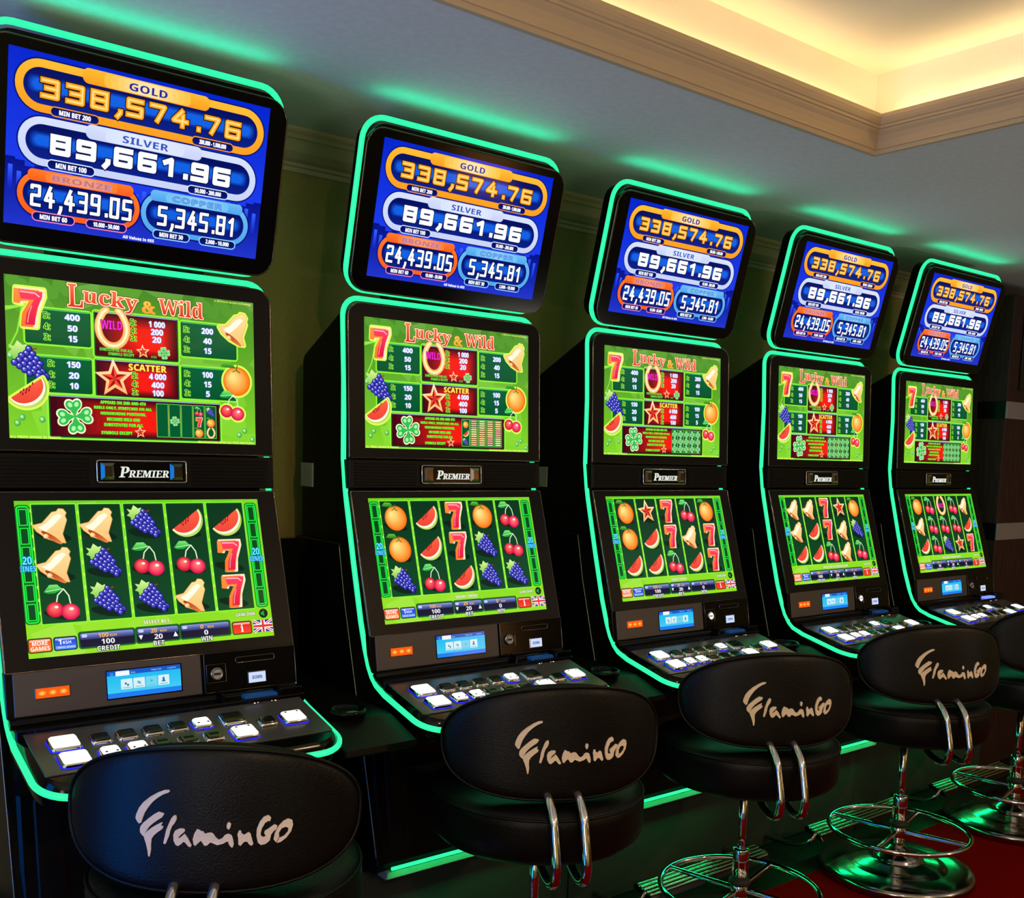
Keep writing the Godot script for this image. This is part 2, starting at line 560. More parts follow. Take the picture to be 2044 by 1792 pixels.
	part("panel_case", boxmb(Vector3.ZERO, Vector3(0.05, 1.1, 0.9), 0.008), M.satin_black, w)
	part("panel_face", boxmb(Vector3(0.026, 0, 0), Vector3(0.006, 1.02, 0.82), 0.002), M.pale_glow, w)
	area_light("panel_light", w, Vector3(0.034, 0, 0), Vector3(0, -90, 0), Vector2(0.82, 1.02), Color(1.0, 0.97, 0.94), 2.4)
	# recessed downlights behind the viewer
	n = 0
	for q in [[-0.5, 2.205, 2.8], [1.88, CEIL, 2.8], [3.68, CEIL, 2.8]]:
		var t := thing("downlight", ["warm round downlight in the raised tray facing the near end machine", "warm round downlight in the lower ceiling facing the middle machine", "warm round downlight in the lower ceiling facing the far end machine"][n], "downlight", Vector3(q[0], q[1], q[2]), "warm downlights in the ceiling")
		var m := MB.new()
		m.lathe(pg([Vector2(0.036, -0.002), Vector2(0.05, -0.004), Vector2(0.052, 0.0), Vector2(0.05, 0.006), Vector2(0.036, 0.006), Vector2(0.036, -0.002)]), 28)
		part("trim_ring", m, M.chrome, t)
		m = MB.new()
		m.lathe(pg([Vector2(0.0, 0.001), Vector2(0.036, 0.001), Vector2(0.036, 0.005), Vector2(0.0, 0.005)]), 24)
		part("lens", m, M.amber_face, t)
		var sp := SpotLight3D.new()
		sp.name = "lens_light"
		t.add_child(sp)
		sp.position.y = -0.012
		sp.rotation_degrees = Vector3(-52, 0, 0)
		sp.spot_angle = 58.0
		sp.spot_angle_attenuation = 0.9
		sp.spot_range = 12.0
		sp.spot_attenuation = 2.0
		sp.light_size = 0.035
		sp.light_color = Color(1.0, 0.82, 0.6)
		sp.light_energy = 2.0
		sp.shadow_enabled = true
		n += 1


# ---------------------------------------------------------------- the slot machine
# the planes of its three screens: origin at the middle of the picture, x to the side, y up along the glass, z out of it
func plane(y: float, z: float, uy: float, uz: float) -> Transform3D:
	var up := Vector3(0, uy, uz).normalized()
	return Transform3D(Basis(Vector3.RIGHT, up, Vector3.RIGHT.cross(up)), Vector3(0, y, z))


var PT := plane(1.7764, 0.0305, 0.2844, 0.07)
var PU := plane(1.3976, -0.007, 0.2951, -0.014)
var PL := plane(0.9955, 0.0538, 0.2798, -0.0844)
var PF := plane(0.7945, 0.109, 0.077, -0.012)
# the button deck: x to the side, y up out of the plate, z down towards the player
var PD := Transform3D(Basis(Vector3.RIGHT, Vector3(0, 0.9713, 0.2374), Vector3(0, -0.2374, 0.9713)), Vector3(0, 0.731, 0.17))
# the same with the plate's outline in x, y and height in z
var PX := Transform3D(PD.basis * Basis(Vector3.RIGHT, Vector3(0, 0, 1), Vector3(0, 1, 0)), PD.origin)
# profiles in z (first) and y (second), pushed out along x
func side_on(x: float) -> Transform3D:
	return Transform3D(Basis(Vector3(0, 0, 1), Vector3(0, 1, 0), Vector3(1, 0, 0)), Vector3(x, 0, 0))


func slab(pl: Transform3D, pts: PackedVector2Array, z0: float, z1: float, b := 0.0) -> MB:
	var m := MB.new()
	m.extrude(pts, z0, z1, 0.0, b, pl)
	return m


func on(pl: Transform3D, pts: PackedVector2Array, z: float) -> PackedVector3Array:
	var o := PackedVector3Array()
	for p in pts:
		o.append(pl * Vector3(p.x, p.y, z))
	return o


func pipe(path: PackedVector3Array, r: float, n := 8, closed := false) -> MB:
	var m := MB.new()
	m.tube(path, r, n, closed)
	return m


func picture(pl: Transform3D, x0: float, x1: float, y0: float, y1: float, z: float) -> MB:
	var m := MB.new()
	m.sheet(pl * Vector3(x0, y1, z), pl * Vector3(x1, y1, z), pl * Vector3(x1, y0, z), pl * Vector3(x0, y0, z))
	return m


# raised lettering: S as a mesh of height H, its middle at AT on the plane PL; SLANT leans it
func letters(m: MB, s: String, pl: Transform3D, x: float, y: float, h: float, deep: float, slant: float, font := "s") -> float:
	var tm := TextMesh.new()
	var f := SystemFont.new()
	f.font_names = PackedStringArray(["Droid Serif" if font == "s" else "Droid Sans"])
	f.font_weight = 700
	tm.font = f
	tm.text = s
	tm.font_size = 48
	tm.pixel_size = h / 35.0
	tm.depth = deep
	tm.curve_step = 6.0
	var a := tm.get_mesh_arrays()
	var v: PackedVector3Array = a[Mesh.ARRAY_VERTEX]
	var idx = a[Mesh.ARRAY_INDEX]
	var order = idx if idx != null and idx.size() else range(v.size())
	var lo := 1e9
	var hi := -1e9
	var bot := 1e9
	for p in v:
		lo = minf(lo, p.x)
		hi = maxf(hi, p.x)
		bot = minf(bot, p.y)
	for i in range(0, order.size(), 3):
		var q := []
		for k in 3:
			var p: Vector3 = v[order[i + k]]
			var py := p.y - bot
			q.append(pl * Vector3(x + (p.x - lo) * 1.0 + py * slant, y + py, p.z))
		m.tri(q[0], q[1], q[2])
	return (hi - lo) * 1.0


var LED_SIDES := []


func led_loop() -> PackedVector3Array:
	var left := []
	# top corner of the middle display
	for i in 7:
		var a := PI / 2 + PI / 2 * i / 6
		left.append(PU * Vector3(-0.239 + 0.04 * cos(a), 0.1516 + 0.04 * sin(a), -0.026))
	for q in [[1.40, -0.032], [1.225, -0.03], [1.158, -0.02], [1.13, -0.014], [0.99, 0.022], [0.86, 0.058], [0.80, 0.079], [0.765, 0.095], [0.742, 0.111], [0.727, 0.128]]:
		left.append(Vector3(-0.279, q[0], q[1]))
	for w in [0.0, 0.06, 0.122]:
		left.append(PD * Vector3(-0.281, -0.018, w))
	for i in range(1, 9):
		var a := PI / 2 * i / 8
		left.append(PD * Vector3(-0.219 - 0.062 * cos(a), -0.018, 0.122 + 0.064 * sin(a)))
	var out := PackedVector3Array()
	for p in left:
		out.append(p)
	left.reverse()
	for p in left:
		out.append(Vector3(-p.x, p.y, p.z))
	return out


func area_light(called: String, parent: Node, at: Vector3, rot: Vector3, size: Vector2, col: Color, e: float) -> AreaLight3D:
	var l := AreaLight3D.new()
	l.name = called
	parent.add_child(l, true)
	l.position = at
	l.rotation_degrees = rot
	l.area_size = size
	l.light_color = col
	l.light_energy = e
	l.area_range = 12.0
	l.area_attenuation = 2.0
	l.shadow_enabled = true
	return l


const BUTTONS := [
	# x, depth on the deck, half width, half depth, lit
	[-0.212, 0.045, 0.026, 0.0225, 1], [-0.2095, 0.103, 0.026, 0.0225, 1], [-0.1515, 0.048, 0.0185, 0.0165, 0], [-0.1055, 0.048, 0.0185, 0.0165, 0],
	[-0.0585, 0.047, 0.0185, 0.0165, 0], [-0.0125, 0.047, 0.0185, 0.0165, 0], [0.0345, 0.045, 0.0185, 0.0165, 1], [0.0945, 0.046, 0.0245, 0.021, 0],
	[0.153, 0.076, 0.0185, 0.0165, 0], [0.210, 0.074, 0.0245, 0.0215, 1], [-0.1495, 0.098, 0.0185, 0.0165, 1], [-0.1015, 0.0965, 0.0185, 0.0165, 1],
	[-0.0585, 0.0965, 0.0185, 0.0165, 0], [-0.0115, 0.099, 0.0185, 0.0165, 0], [0.036, 0.1, 0.0185, 0.0165, 0], [0.096, 0.102, 0.0245, 0.0215, 1],
]
const GREEN := Color(0.0, 1.0, 0.7)


func make_machine() -> Node3D:
	var o := thing("slot_machine", "", "slot machine")
	# cabinet
	var prof := pg([Vector2(-0.27, 0.285), Vector2(0.115, 0.285), Vector2(0.135, 0.31), Vector2(0.105, 0.45), Vector2(0.085, 0.60), Vector2(0.10, 0.655), Vector2(0.15, 0.69), Vector2(0.12, 0.725), Vector2(0.095, 0.76), Vector2(0.066, 0.86), Vector2(0.022, 1.02), Vector2(-0.022, 1.158), Vector2(-0.032, 1.575), Vector2(-0.075, 1.568), Vector2(-0.26, 1.475), Vector2(-0.27, 1.46)])
	var b := MB.new()
	b.extrude(prof, -0.262, 0.262, 0.006, 0.006, side_on(0))
	var body := part("cabinet_body", b, M.side_black, o)
	var sp := pg([Vector2(-0.29, 0.285), Vector2(0.12, 0.285), Vector2(0.138, 0.31), Vector2(0.10, 0.45), Vector2(0.035, 0.68), Vector2(-0.028, 0.90), Vector2(-0.056, 1.028), Vector2(-0.275, 1.028), Vector2(-0.29, 1.012)])
	for s in [-1, 1]:
		b = MB.new()
		b.extrude(sp, minf(s * 0.258, s * 0.274), maxf(s * 0.258, s * 0.274), 0.003, 0.003, side_on(0))
		var pn := part("side_panel", b, M.side_black, o)
		part("edge_strip", pipe(PackedVector3Array([Vector3(s * 0.275, 1.02, -0.053), Vector3(s * 0.275, 0.9, -0.026), Vector3(s * 0.275, 0.68, 0.037), Vector3(s * 0.275, 0.45, 0.102), Vector3(s * 0.275, 0.33, 0.134)]), 0.0022, 6), M.trim_dark_metal, pn)
	# front door of the belly with its perforated seam
	b = MB.new()
	b.extrude(rr(-0.235, 0.33, 0.235, 0.60, [0.012, 0.012, 0.012, 0.012], 3), -0.01, 0.006, 0.0, 0.003, plane(0.0, 0.0, 1, 0) * Transform3D(Basis(Vector3.RIGHT, 0.0), Vector3.ZERO) * Transform3D(Basis(Vector3(1, 0, 0), Vector3(0, 0.988, -0.155), Vector3(0, 0.155, 0.988)), Vector3(0, 0.0035, 0.176)))
	var door := part("belly_door", b, M.satin_black, o)
	b = MB.new()
	for i in 40:
		b.box(Vector3(-0.19, 0.345 + i * 0.006, 0.176 + 0.008 - (0.345 + i * 0.006) * 0.155), Vector3(0.0022, 0.0028, 0.002))
	tag(part("perforated_seam", b, M.trim_dark_metal, door), "", "", "", "stuff")
	part("certificate_plate", boxmb(Vector3(-0.2635, 1.18, -0.237), Vector3(0.003, 0.058, 0.062), 0.0008), M.label_paper, o)
	# lit tubes
	part("light_tube", pipe(led_loop(), 0.006, 8, true), M.led_green, o)
	part("light_tube", pipe(on(PT, rr(-0.279, -0.1816, 0.279, 0.186, [0.05, 0.05, 0.05, 0.05], 7), -0.028), 0.006, 8, true), M.led_green, o)
	# topper
	b = slab(PT, rr(-0.281, -0.181, 0.281, 0.1654, [0.042, 0.042, 0.042, 0.042], 8), -0.012, 0.0, 0.003)
	var top := part("topper_bezel", b, M.gloss_black, o)
	part("edge_trim", pipe(on(PT, rr(-0.2795, -0.1795, 0.2795, 0.164, [0.041, 0.041, 0.041, 0.041], 8), -0.0025), 0.0024, 6, true), M.trim_dark_metal, top)
	part("screen", picture(PT, -0.2407, 0.2407, -0.1464, 0.1464, 0.0008), M.gloss_black, top)
	part("topper_housing", slab(PT, rr(-0.27, -0.17, 0.27, 0.174, [0.04, 0.04, 0.04, 0.04], 6), -0.07, -0.012, 0.0), M.side_black, o)
	part("topper_bracket", boxmb(Vector3(0, 1.66, -0.075), Vector3(0.3, 0.24, 0.05), 0.006), M.side_black, o)
	# middle display
	b = slab(PU, rr(-0.281, -0.1716, 0.281, 0.1786, [0.0, 0.0, 0.034, 0.034], 8), -0.012, 0.0, 0.003)
	var mid := part("display_bezel", b, M.bezel_black, o)
	part("edge_trim", pipe(on(PU, rr(-0.2795, -0.17, 0.2795, 0.177, [0.002, 0.002, 0.033, 0.033], 8), -0.0025), 0.0024, 6, true), M.trim_dark_metal, mid)
	part("screen", picture(PU, -0.24, 0.24, -0.1477, 0.1477, 0.0008), M.gloss_black, mid)
	# speaker bar with the maker's plate
	var PS := plane(1.191, 0.003, 1, -0.06)
	b = slab(PS, rr(-0.281, -0.033, 0.281, 0.033, [0.0, 0.0, 0.0, 0.0]), -0.03, -0.002, 0.002)
	var bar := part("speaker_bar", b, M.bezel_black, o)
	for s in [-1, 1]:
		b = MB.new()
		for i in 8:
			b.box(PS * Vector3(s * 0.184, -0.0245 + i * 0.007, -0.0005), Vector3(0.166, 0.0036, 0.004), 0.0008, PS.basis)
		tag(part("speaker_grille", b, M.satin_black, bar), "", "", "", "stuff")
	b = slab(PS, rr(-0.088, -0.0215, 0.088, 0.0215, [0.004, 0.004, 0.004, 0.004], 3), -0.003, 0.004, 0.0015)
	var plate := part("name_plate", b, M.gloss_black, o)
	part("plate_frame", pipe(on(PS, rr(-0.0875, -0.021, 0.0875, 0.021, [0.004, 0.004, 0.004, 0.004], 3), 0.003), 0.0016, 6, true), M.chrome, plate)
	for s in [-1, 1]:
		b = MB.new()
		b.extrude(pg([Vector2(s * 0.081, -0.0165), Vector2(s * 0.081, 0.0165), Vector2(s * 0.054, 0.0165), Vector2(s * 0.054, -0.0165)]), 0.003, 0.010, 0.0, 0.006, PS)
		part("chrome_stud", b, M.trim_dark_metal, plate)
	b = MB.new()
	var w := letters(b, "P", PS, -0.047, -0.0115, 0.0215, 0.002, 0.2)
	letters(b, "REMIER", PS, -0.047 + w + 0.001, -0.0115, 0.0142, 0.002, 0.2)
	var let := part("lettering", b, M.lit_letters, plate)
	let.position = PS.basis.z * 0.0045
	# reel display
	b = slab(PL, rr(-0.281, -0.171, 0.281, 0.1645, [0.0, 0.0, 0.0, 0.0]), -0.012, 0.0, 0.003)
	var low := part("reel_bezel", b, M.bezel_black, o)
	part("edge_trim", pipe(on(PL, rr(-0.2795, -0.1695, 0.2795, 0.163, [0.002, 0.002, 0.002, 0.002], 2), -0.0025), 0.0024, 6, true), M.trim_dark_metal, low)
	part("screen", picture(PL, -0.2384, 0.2384, -0.1461, 0.1461, 0.0008), M.gloss_black, low)
	# front strip under the reels
	b = slab(PF, rr(-0.281, -0.045, 0.281, 0.042, [0.0, 0.0, 0.0, 0.0]), -0.02, -0.004, 0.002)
	part("front_strip", b, M.gloss_black, o)
	b = slab(PF, rr(-0.268, -0.04, 0.077, 0.039, [0.002, 0.002, 0.002, 0.002], 2), -0.005, 0.0, 0.0015)
	var fp := part("front_panel", b, M.panel_grey, o)
	part("screen_frame", slab(PF, rr(-0.108, -0.029, 0.0375, 0.0265, [0.001, 0.001, 0.001, 0.001], 2), -0.001, 0.0008, 0.0006), M.gloss_black, fp)
	part("info_screen", picture(PF, -0.106, 0.0345, -0.0265, 0.0245, 0.0013), M.gloss_black, fp)
	part("indicator_lamp", slab(PF, rr(-0.233, -0.0115, -0.172, 0.009, [0.001, 0.001, 0.001, 0.001], 2), -0.001, 0.0012, 0.0008), M.trim_dark_metal, fp)
	part("lamp_lens", picture(PF, -0.2315, -0.1735, -0.0102, 0.0077, 0.0018), M.gloss_black, fp)
	b = slab(PF, rr(0.082, -0.041, 0.281, 0.04, [0.002, 0.002, 0.002, 0.002], 2), -0.005, 0.001, 0.0015)
	var vp := part("cash_panel", b, M.gloss_black, o)
	part("panel_edge", pipe(on(PF, rr(0.083, -0.04, 0.28, 0.039, [0.002, 0.002, 0.002, 0.002], 2), 0.0008), 0.0008, 5, true), M.trim_dark_metal, vp)
	b = MB.new()
	b.tube(on(PF, rr(0.087, -0.02, 0.127, 0.016, [0.001, 0.001, 0.001, 0.001], 2), 0.001), 0.0007, 5, true)
	part("lock_frame", b, M.trim_dark_metal, vp)
	b = MB.new()
	b.lathe(pg([Vector2(0.0135, 0), Vector2(0.0135, 0.003), Vector2(0.012, 0.0055), Vector2(0.0098, 0.0055), Vector2(0.0095, 0.0045), Vector2(0.0, 0.0045)]), 24)
	var lock := part("key_lock", b, M.base_chrome, vp)
	lock.transform = PF * Transform3D(Basis(Vector3(1, 0, 0), Vector3(0, 0, 1), Vector3(0, -1, 0)), Vector3(0.107, -0.003, 0.0008))
	b = MB.new()
	b.extrude(oval(0.107, -0.003, 0.0092, 0.0092), 0.0048, 0.0056, 0.0, 0.0, PF)
	part("lock_face", b, M.label_paper, vp)
	b = MB.new()
	b.box(PF * Vector3(0.107, -0.003, 0.0058), Vector3(0.014, 0.0045, 0.0008), 0.0, PF.basis)
	part("lock_print", b, M.print_black, vp)
	b = MB.new()
	b.tube(on(PF, rr(0.149, 0.0145, 0.233, 0.0255, [0.003, 0.003, 0.003, 0.003], 3), 0.0018), 0.0013, 6, true)
	part("card_slot", b, M.trim_dark_metal, vp)
	part("coin_frame", slab(PF, rr(0.172, -0.031, 0.213, -0.006, [0.001, 0.001, 0.001, 0.001], 2), 0.0, 0.0025, 0.0008), M.trim_dark_metal, vp)
	part("coin_display", picture(PF, 0.174, 0.211, -0.029, -0.008, 0.0031), M.gloss_black, vp)
	# rounded ledge and the ticket mouth
	b = MB.new()
	b.tube(PackedVector3Array([Vector3(-0.28, 0.744, 0.123), Vector3(0.28, 0.744, 0.123)]), 0.0095, 14)
	b.box(Vector3(0, 0.733, 0.135), Vector3(0.556, 0.02, 0.05), 0.003)
	var ledge := part("ledge", b, M.gloss_black, o)
	b = MB.new()
	b.box(Vector3(0.105, 0.747, 0.135), Vector3(0.006, 0.024, 0.03), 0.002)
	part("ticket_cheek", b, M.gloss_black, ledge)
	b = MB.new()
	b.box(Vector3(0.248, 0.747, 0.14), Vector3(0.05, 0.022, 0.036), 0.003)
	part("ticket_cheek", b, M.gloss_black, ledge)
	part("ticket_mouth", boxmb(Vector3(0.186, 0.7425, 0.137), Vector3(0.072, 0.013, 0.03), 0.003), M.tray_blue, ledge)
	b = MB.new()
	for i in 7:
		b.box(Vector3(0.166 + i * 0.0075, 0.7345, 0.161 - 0.0035 * sin(PI * i / 6.0)), Vector3(0.0032, 0.0022, 0.0032), 0.0006)
	tag(part("indicator_dots", b, M.dots_warm, ledge), "", "", "", "stuff")
	# button deck
	var outline := PackedVector2Array([Vector2(-0.279, -0.04), Vector2(0.279, -0.04)])
	for i in 9:
		var a := PI / 2 * i / 8
		outline.append(Vector2(0.217 + 0.062 * cos(a), 0.122 + 0.062 * sin(a)))
	for i in 9:
		var a := PI / 2 + PI / 2 * i / 8
		outline.append(Vector2(-0.217 + 0.062 * cos(a), 0.122 + 0.062 * sin(a)))
	b = MB.new()
	b.extrude(outline, -0.048, -0.001, 0.004, 0.014, PX, 1)
	var deck := part("button_deck", b, M.gloss_black, o)
	b = MB.new()
	b.extrude(rr(-0.2655, -0.025, 0.2655, 0.138, [0.002, 0.002, 0.006, 0.006], 3), -0.002, 0.0015, 0.0, 0.0008, PX)
	part("deck_plate", b, M.deck_grey, deck)
	for q in BUTTONS:
		var hx: float = q[2]
		var hy: float = q[3]
		b = MB.new()
		b.extrude(rr(q[0] - hx, q[1] - hy, q[0] + hx, q[1] + hy, [0.007, 0.007, 0.007, 0.007], 4), 0.001, 0.0085, 0.0, 0.003, PX, 1)
		var pb := part("push_button", b, M.chrome, o)
		b = MB.new()
		b.extrude(rr(q[0] - hx + 0.003, q[1] - hy + 0.003, q[0] + hx - 0.003, q[1] + hy - 0.003, [0.006, 0.006, 0.006, 0.006], 4), 0.006, 0.0118, 0.0, 0.0025, PX, 1)
		part("button_cap", b, M.cap_white if q[4] else M.button_dark, pb)
		if q[4]:
			b = MB.new()
			b.extrude(rr(q[0] - hx - 0.0015, q[1] - hy - 0.0015, q[0] + hx + 0.0015, q[1] + hy + 0.0015, [0.008, 0.008, 0.008, 0.008], 4), 0.0012, 0.0026, 0.0, 0.0, PX)
			part("glow_ring", b, M.blue_glow, pb)
			if q[0] > -0.2:
				b = MB.new()
				for s in [-1, 1]:
					b.box(PX * Vector3(q[0] + s * hx * 0.5, q[1] + (0.5 if hx < 0.02 else -0.55) * hy, 0.0118), Vector3(0.0042, 0.0042, 0.0005), 0.0, PX.basis)
				part("button_print", b, M.print_black, pb)
		else:
			b = MB.new()
			b.box(PX * Vector3(q[0], q[1], 0.0118), Vector3(hx * 1.0, hy * 0.5, 0.0005), 0.0, PX.basis)
			part("button_print", b, M.satin_black, pb)
	# lit kick ledge
	b = MB.new()
	b.extrude(pg([Vector2(0.0705, 0.2855), Vector2(0.0705, 0.265), Vector2(0.122, 0.265), Vector2(0.1265, 0.268), Vector2(0.128, 0.276), Vector2(0.131, 0.2855)]), -0.243, 0.243, 0.002, 0.002, side_on(0))
	var kick := part("kick_ledge", b, M.kick_metal, o)
	part("light_strip", pipe(PackedVector3Array([Vector3(-0.238, 0.298, 0.141), Vector3(0.238, 0.298, 0.141)]), 0.0042, 8), M.led_green, kick)
	# the lights of the tubes and the pictures
	area_light("tube_light", o, PT * Vector3(0, 0.1935, -0.0235), Vector3(128, 0, 0), Vector2(0.5, 0.01), GREEN, 0.0165)
	for s in [-1, 1]:
		area_light("tube_light", o, PT * Vector3(s * 0.287, 0, -0.028), Vector3(0, -90 * s, 0), Vector2(0.012, 0.3), GREEN, 0.001)
		area_light("tube_light", o, PU * Vector3(s * 0.287, 0, -0.026), Vector3(0, -90 * s, 0), Vector2(0.012, 0.36), GREEN, 0.001)
		area_light("tube_light", o, PL * Vector3(s * 0.287, 0, -0.034), Vector3(0, -90 * s, 0), Vector2(0.012, 0.28), GREEN, 0.001)
	area_light("tube_light", o, PD * Vector3(0, -0.017, 0.195), Vector3(-14, 180, 0), Vector2(0.42, 0.012), GREEN, 0.007)
	area_light("tube_light", o, Vector3(0, 0.2925, 0.143), Vector3(-80, 180, 0), Vector2(0.47, 0.008), Color(0.0, 1.0, 0.5), 0.07)
	var faces := [[PT, Color(0.35, 0.5, 1.0)], [PU, Color(0.62, 0.85, 0.42)], [PL, Color(0.6, 0.8, 0.42)]]
	for f in faces:
		var l := area_light("picture_light", o, Vector3.ZERO, Vector3.ZERO, Vector2(0.48, 0.29), f[1], 0.012)
		l.transform = f[0] * Transform3D(Basis(Vector3.UP, PI), Vector3(0, 0, 0.004))
	return o


func set_screen(o: Node, path: String, m: Material) -> void:
	(o.get_node(path) as MeshInstance3D).material_override = m


func build_machines() -> void:
	var topper := screen_mat("topper_picture", topper_picture(), 1.1)
	var pays := []
	for k in 3:
		pays.append(screen_mat("paytable_picture_%d" % k, paytable_picture(k), 1.12))
	var reels := [
		[["BBC", "BGG", "GCG", "MCB", "MSS"], "SELECT BET", "100"], [["OOG", "MMC", "SSM", "OGG", "CCG"], "INSERT CREDIT", "100"], [["OOM", "TMM", "SSC", "CBM", "OSS"], "INSERT CREDIT", "100"],
		[["BBM", "BMM", "SSC", "TBB", "OGC"], "PRESS START TO RUN NEW GAME", "100"], [["OBM", "CCC", "HCG", "CCT", "BMS"], "PRESS START TO RUN NEW GAME", "50"],
	]
	var info := screen_mat("info_picture", info_picture(), 1.0)
	var lamp := screen_mat("lamp_picture", lamp_picture(), 1.15)
	var coin := screen_mat("coin_picture", coin_picture(), 1.05)
	var first := make_machine()
	var all := [first]
	for i in 4:
		var c := first.duplicate()
		c.name = numbered("slot_machine")
		add_child(c)
		all.append(c)
	var says := [
		"black slot machine at the near end of the row, reels showing two bells over cherries",
		"black slot machine second in the row, oranges in first reel and blurred stripes in paytable",
		"black slot machine in the middle of the row, two red sevens in its last reel",
		"black slot machine fourth in the row, star topping the fourth reel on its lower screen",
		"black slot machine at the far end, with a gold horseshoe and bright blue ticket mouth",
	]
	for i in 5:
		var o: Node3D = all[i]
		o.position.x = XS[i]
		tag(o, says[i], "slot machine", "slot machines in a row along the wall")
		set_screen(o, "topper_bezel/screen", topper)
		set_screen(o, "display_bezel/screen", pays[mini(i, 2)])
		set_screen(o, "reel_bezel/screen", screen_mat("reels_picture_%d" % i, reels_picture(reels[i][0], reels[i][1], reels[i][2]), 1.12))
		set_screen(o, "front_panel/info_screen", info)
		set_screen(o, "front_panel/lamp_lens", lamp)
		set_screen(o, "cash_panel/coin_display", coin)
		if i == 4:
			set_screen(o, "ledge/ticket_mouth", M.tray_bright)
		if i in [2, 3]:
			var m := MB.new()
			m.extrude(oval(0.107, -0.003, 0.0098, 0.0098), 0.0045, 0.0062, 0.0, 0.0008, PF)
			part("lit_button", m, M.cap_white, o.get_node("cash_panel"))


# ---------------------------------------------------------------- the bar stool (origin on the floor under its column, back towards +z)
const RB := 0.343  # the cushion's bend
const R0 := 0.186
const LEAN := -0.131


func bk(s: float, y: float, off: float) -> Vector3:
	var a := s / RB
	var h := y - 0.685
	return Vector3((RB + off) * sin(a), 0.685 + h * cos(LEAN) - off * sin(LEAN), R0 - RB + (RB + off) * cos(a) + h * sin(LEAN))


func pad_edge(a: float, k := 1.0) -> Vector2:
	var e := 2.0 / (2.05 if sin(a) > 0.0 else 2.8)
	return Vector2(0.26 * k * signf(cos(a)) * pow(absf(cos(a)), e), 0.685 + 0.11 * k * signf(sin(a)) * pow(absf(sin(a)), e))


# outlines of the embroidered word, in tenths of a millimetre along the pad and above its middle
const WORD := [
	[-1052, -10, -1039, 52, -995, 153, -926, 242, -813, 338, -688, 414, -581, 459, -509, 461, -501, 440, -524, 419, -600, 390, -688, 334, -776, 258, -851, 163, -902, 82, -933, 6, -959, -75, -990, -89, -1021, -59],
	[-972, -175, -959, -125, -915, -68, -827, 9, -740, 78, -671, 119, -602, 108, -579, 92, -615, 36, -690, -14, -766, -71, -828, -134, -872, -203, -901, -281, -941, -249, -966, -218],
	[-898, -254, -854, -197, -778, -133, -691, -76, -615, -36, -603, -51, -628, -82, -588, -101, -603, -138, -679, -194, -742, -251, -777, -307, -783, -388, -778, -462, -791, -549, -802, -577, -819, -568, -833, -482, -861, -383, -894, -303],
	[-580, -349, -560, -250, -541, -151, -502, -52, -464, 35, -425, 82, -390, 78, -385, 22, -413, -40, -452, -89, -477, -151, -491, -226, -516, -288, -544, -360, -567, -364],
	[-427, -214, -401, -152, -337, -116, -267, -116, -248, -144, -267, -174, -319, -216, -354, -258, -344, -266, -290, -230, -259, -196, -242, -206, -204, -257, -165, -327, -143, -366, -159, -394, -192, -385, -236, -331, -268, -317, -307, -354, -352, -384, -390, -364, -421, -301],
	[-128, -273, -106, -186, -66, -116, -33, -127, -7, -147, 26, -149, 52, -188, 106, -172, 146, -169, 180, -190, 214, -242, 261, -281, 310, -262, 352, -209, 401, -194, 450, -217, 467, -263, 485, -352, 474, -402, 449, -406, 414, -358, 400, -313, 372, -317, 323, -344, 240, -363, 172, -333, 139, -318, 91, -365, 51, -369, 25, -336, -1, -294, -35, -321, -87, -372, -113, -354],
	[371, -78, 384, -29, 412, -19, 437, -46, 430, -96, 408, -134, 383, -117],
	[536, -206, 558, -152, 587, -151, 599, -200, 638, -223, 698, -185, 731, -207, 750, -279, 775, -365, 749, -399, 711, -370, 682, -329, 637, -330, 585, -390, 552, -365, 550, -283],
	[995, 54, 1035, 10, 1018, -45, 994, -36, 946, -61, 897, -144, 881, -219, 888, -258, 928, -282, 960, -267, 936, -226, 944, -189, 1009, -152, 1091, -99, 1133, -124, 1124, -174, 1074, -206, 1040, -252, 1023, -339, 958, -388, 887, -397, 841, -353, 819, -249, 823, -148, 867, -39, 923, 31],
	[1081, -334, 1098, -235, 1158, -128, 1227, -61, 1297, -32, 1360, -61, 1377, -135, 1349, -233, 1277, -325, 1189, -382, 1130, -390, 1170, -311, 1194, -310, 1246, -288, 1299, -236, 1306, -182, 1261, -156, 1200, -172, 1160, -231, 1163, -301, 1122, -381],
]


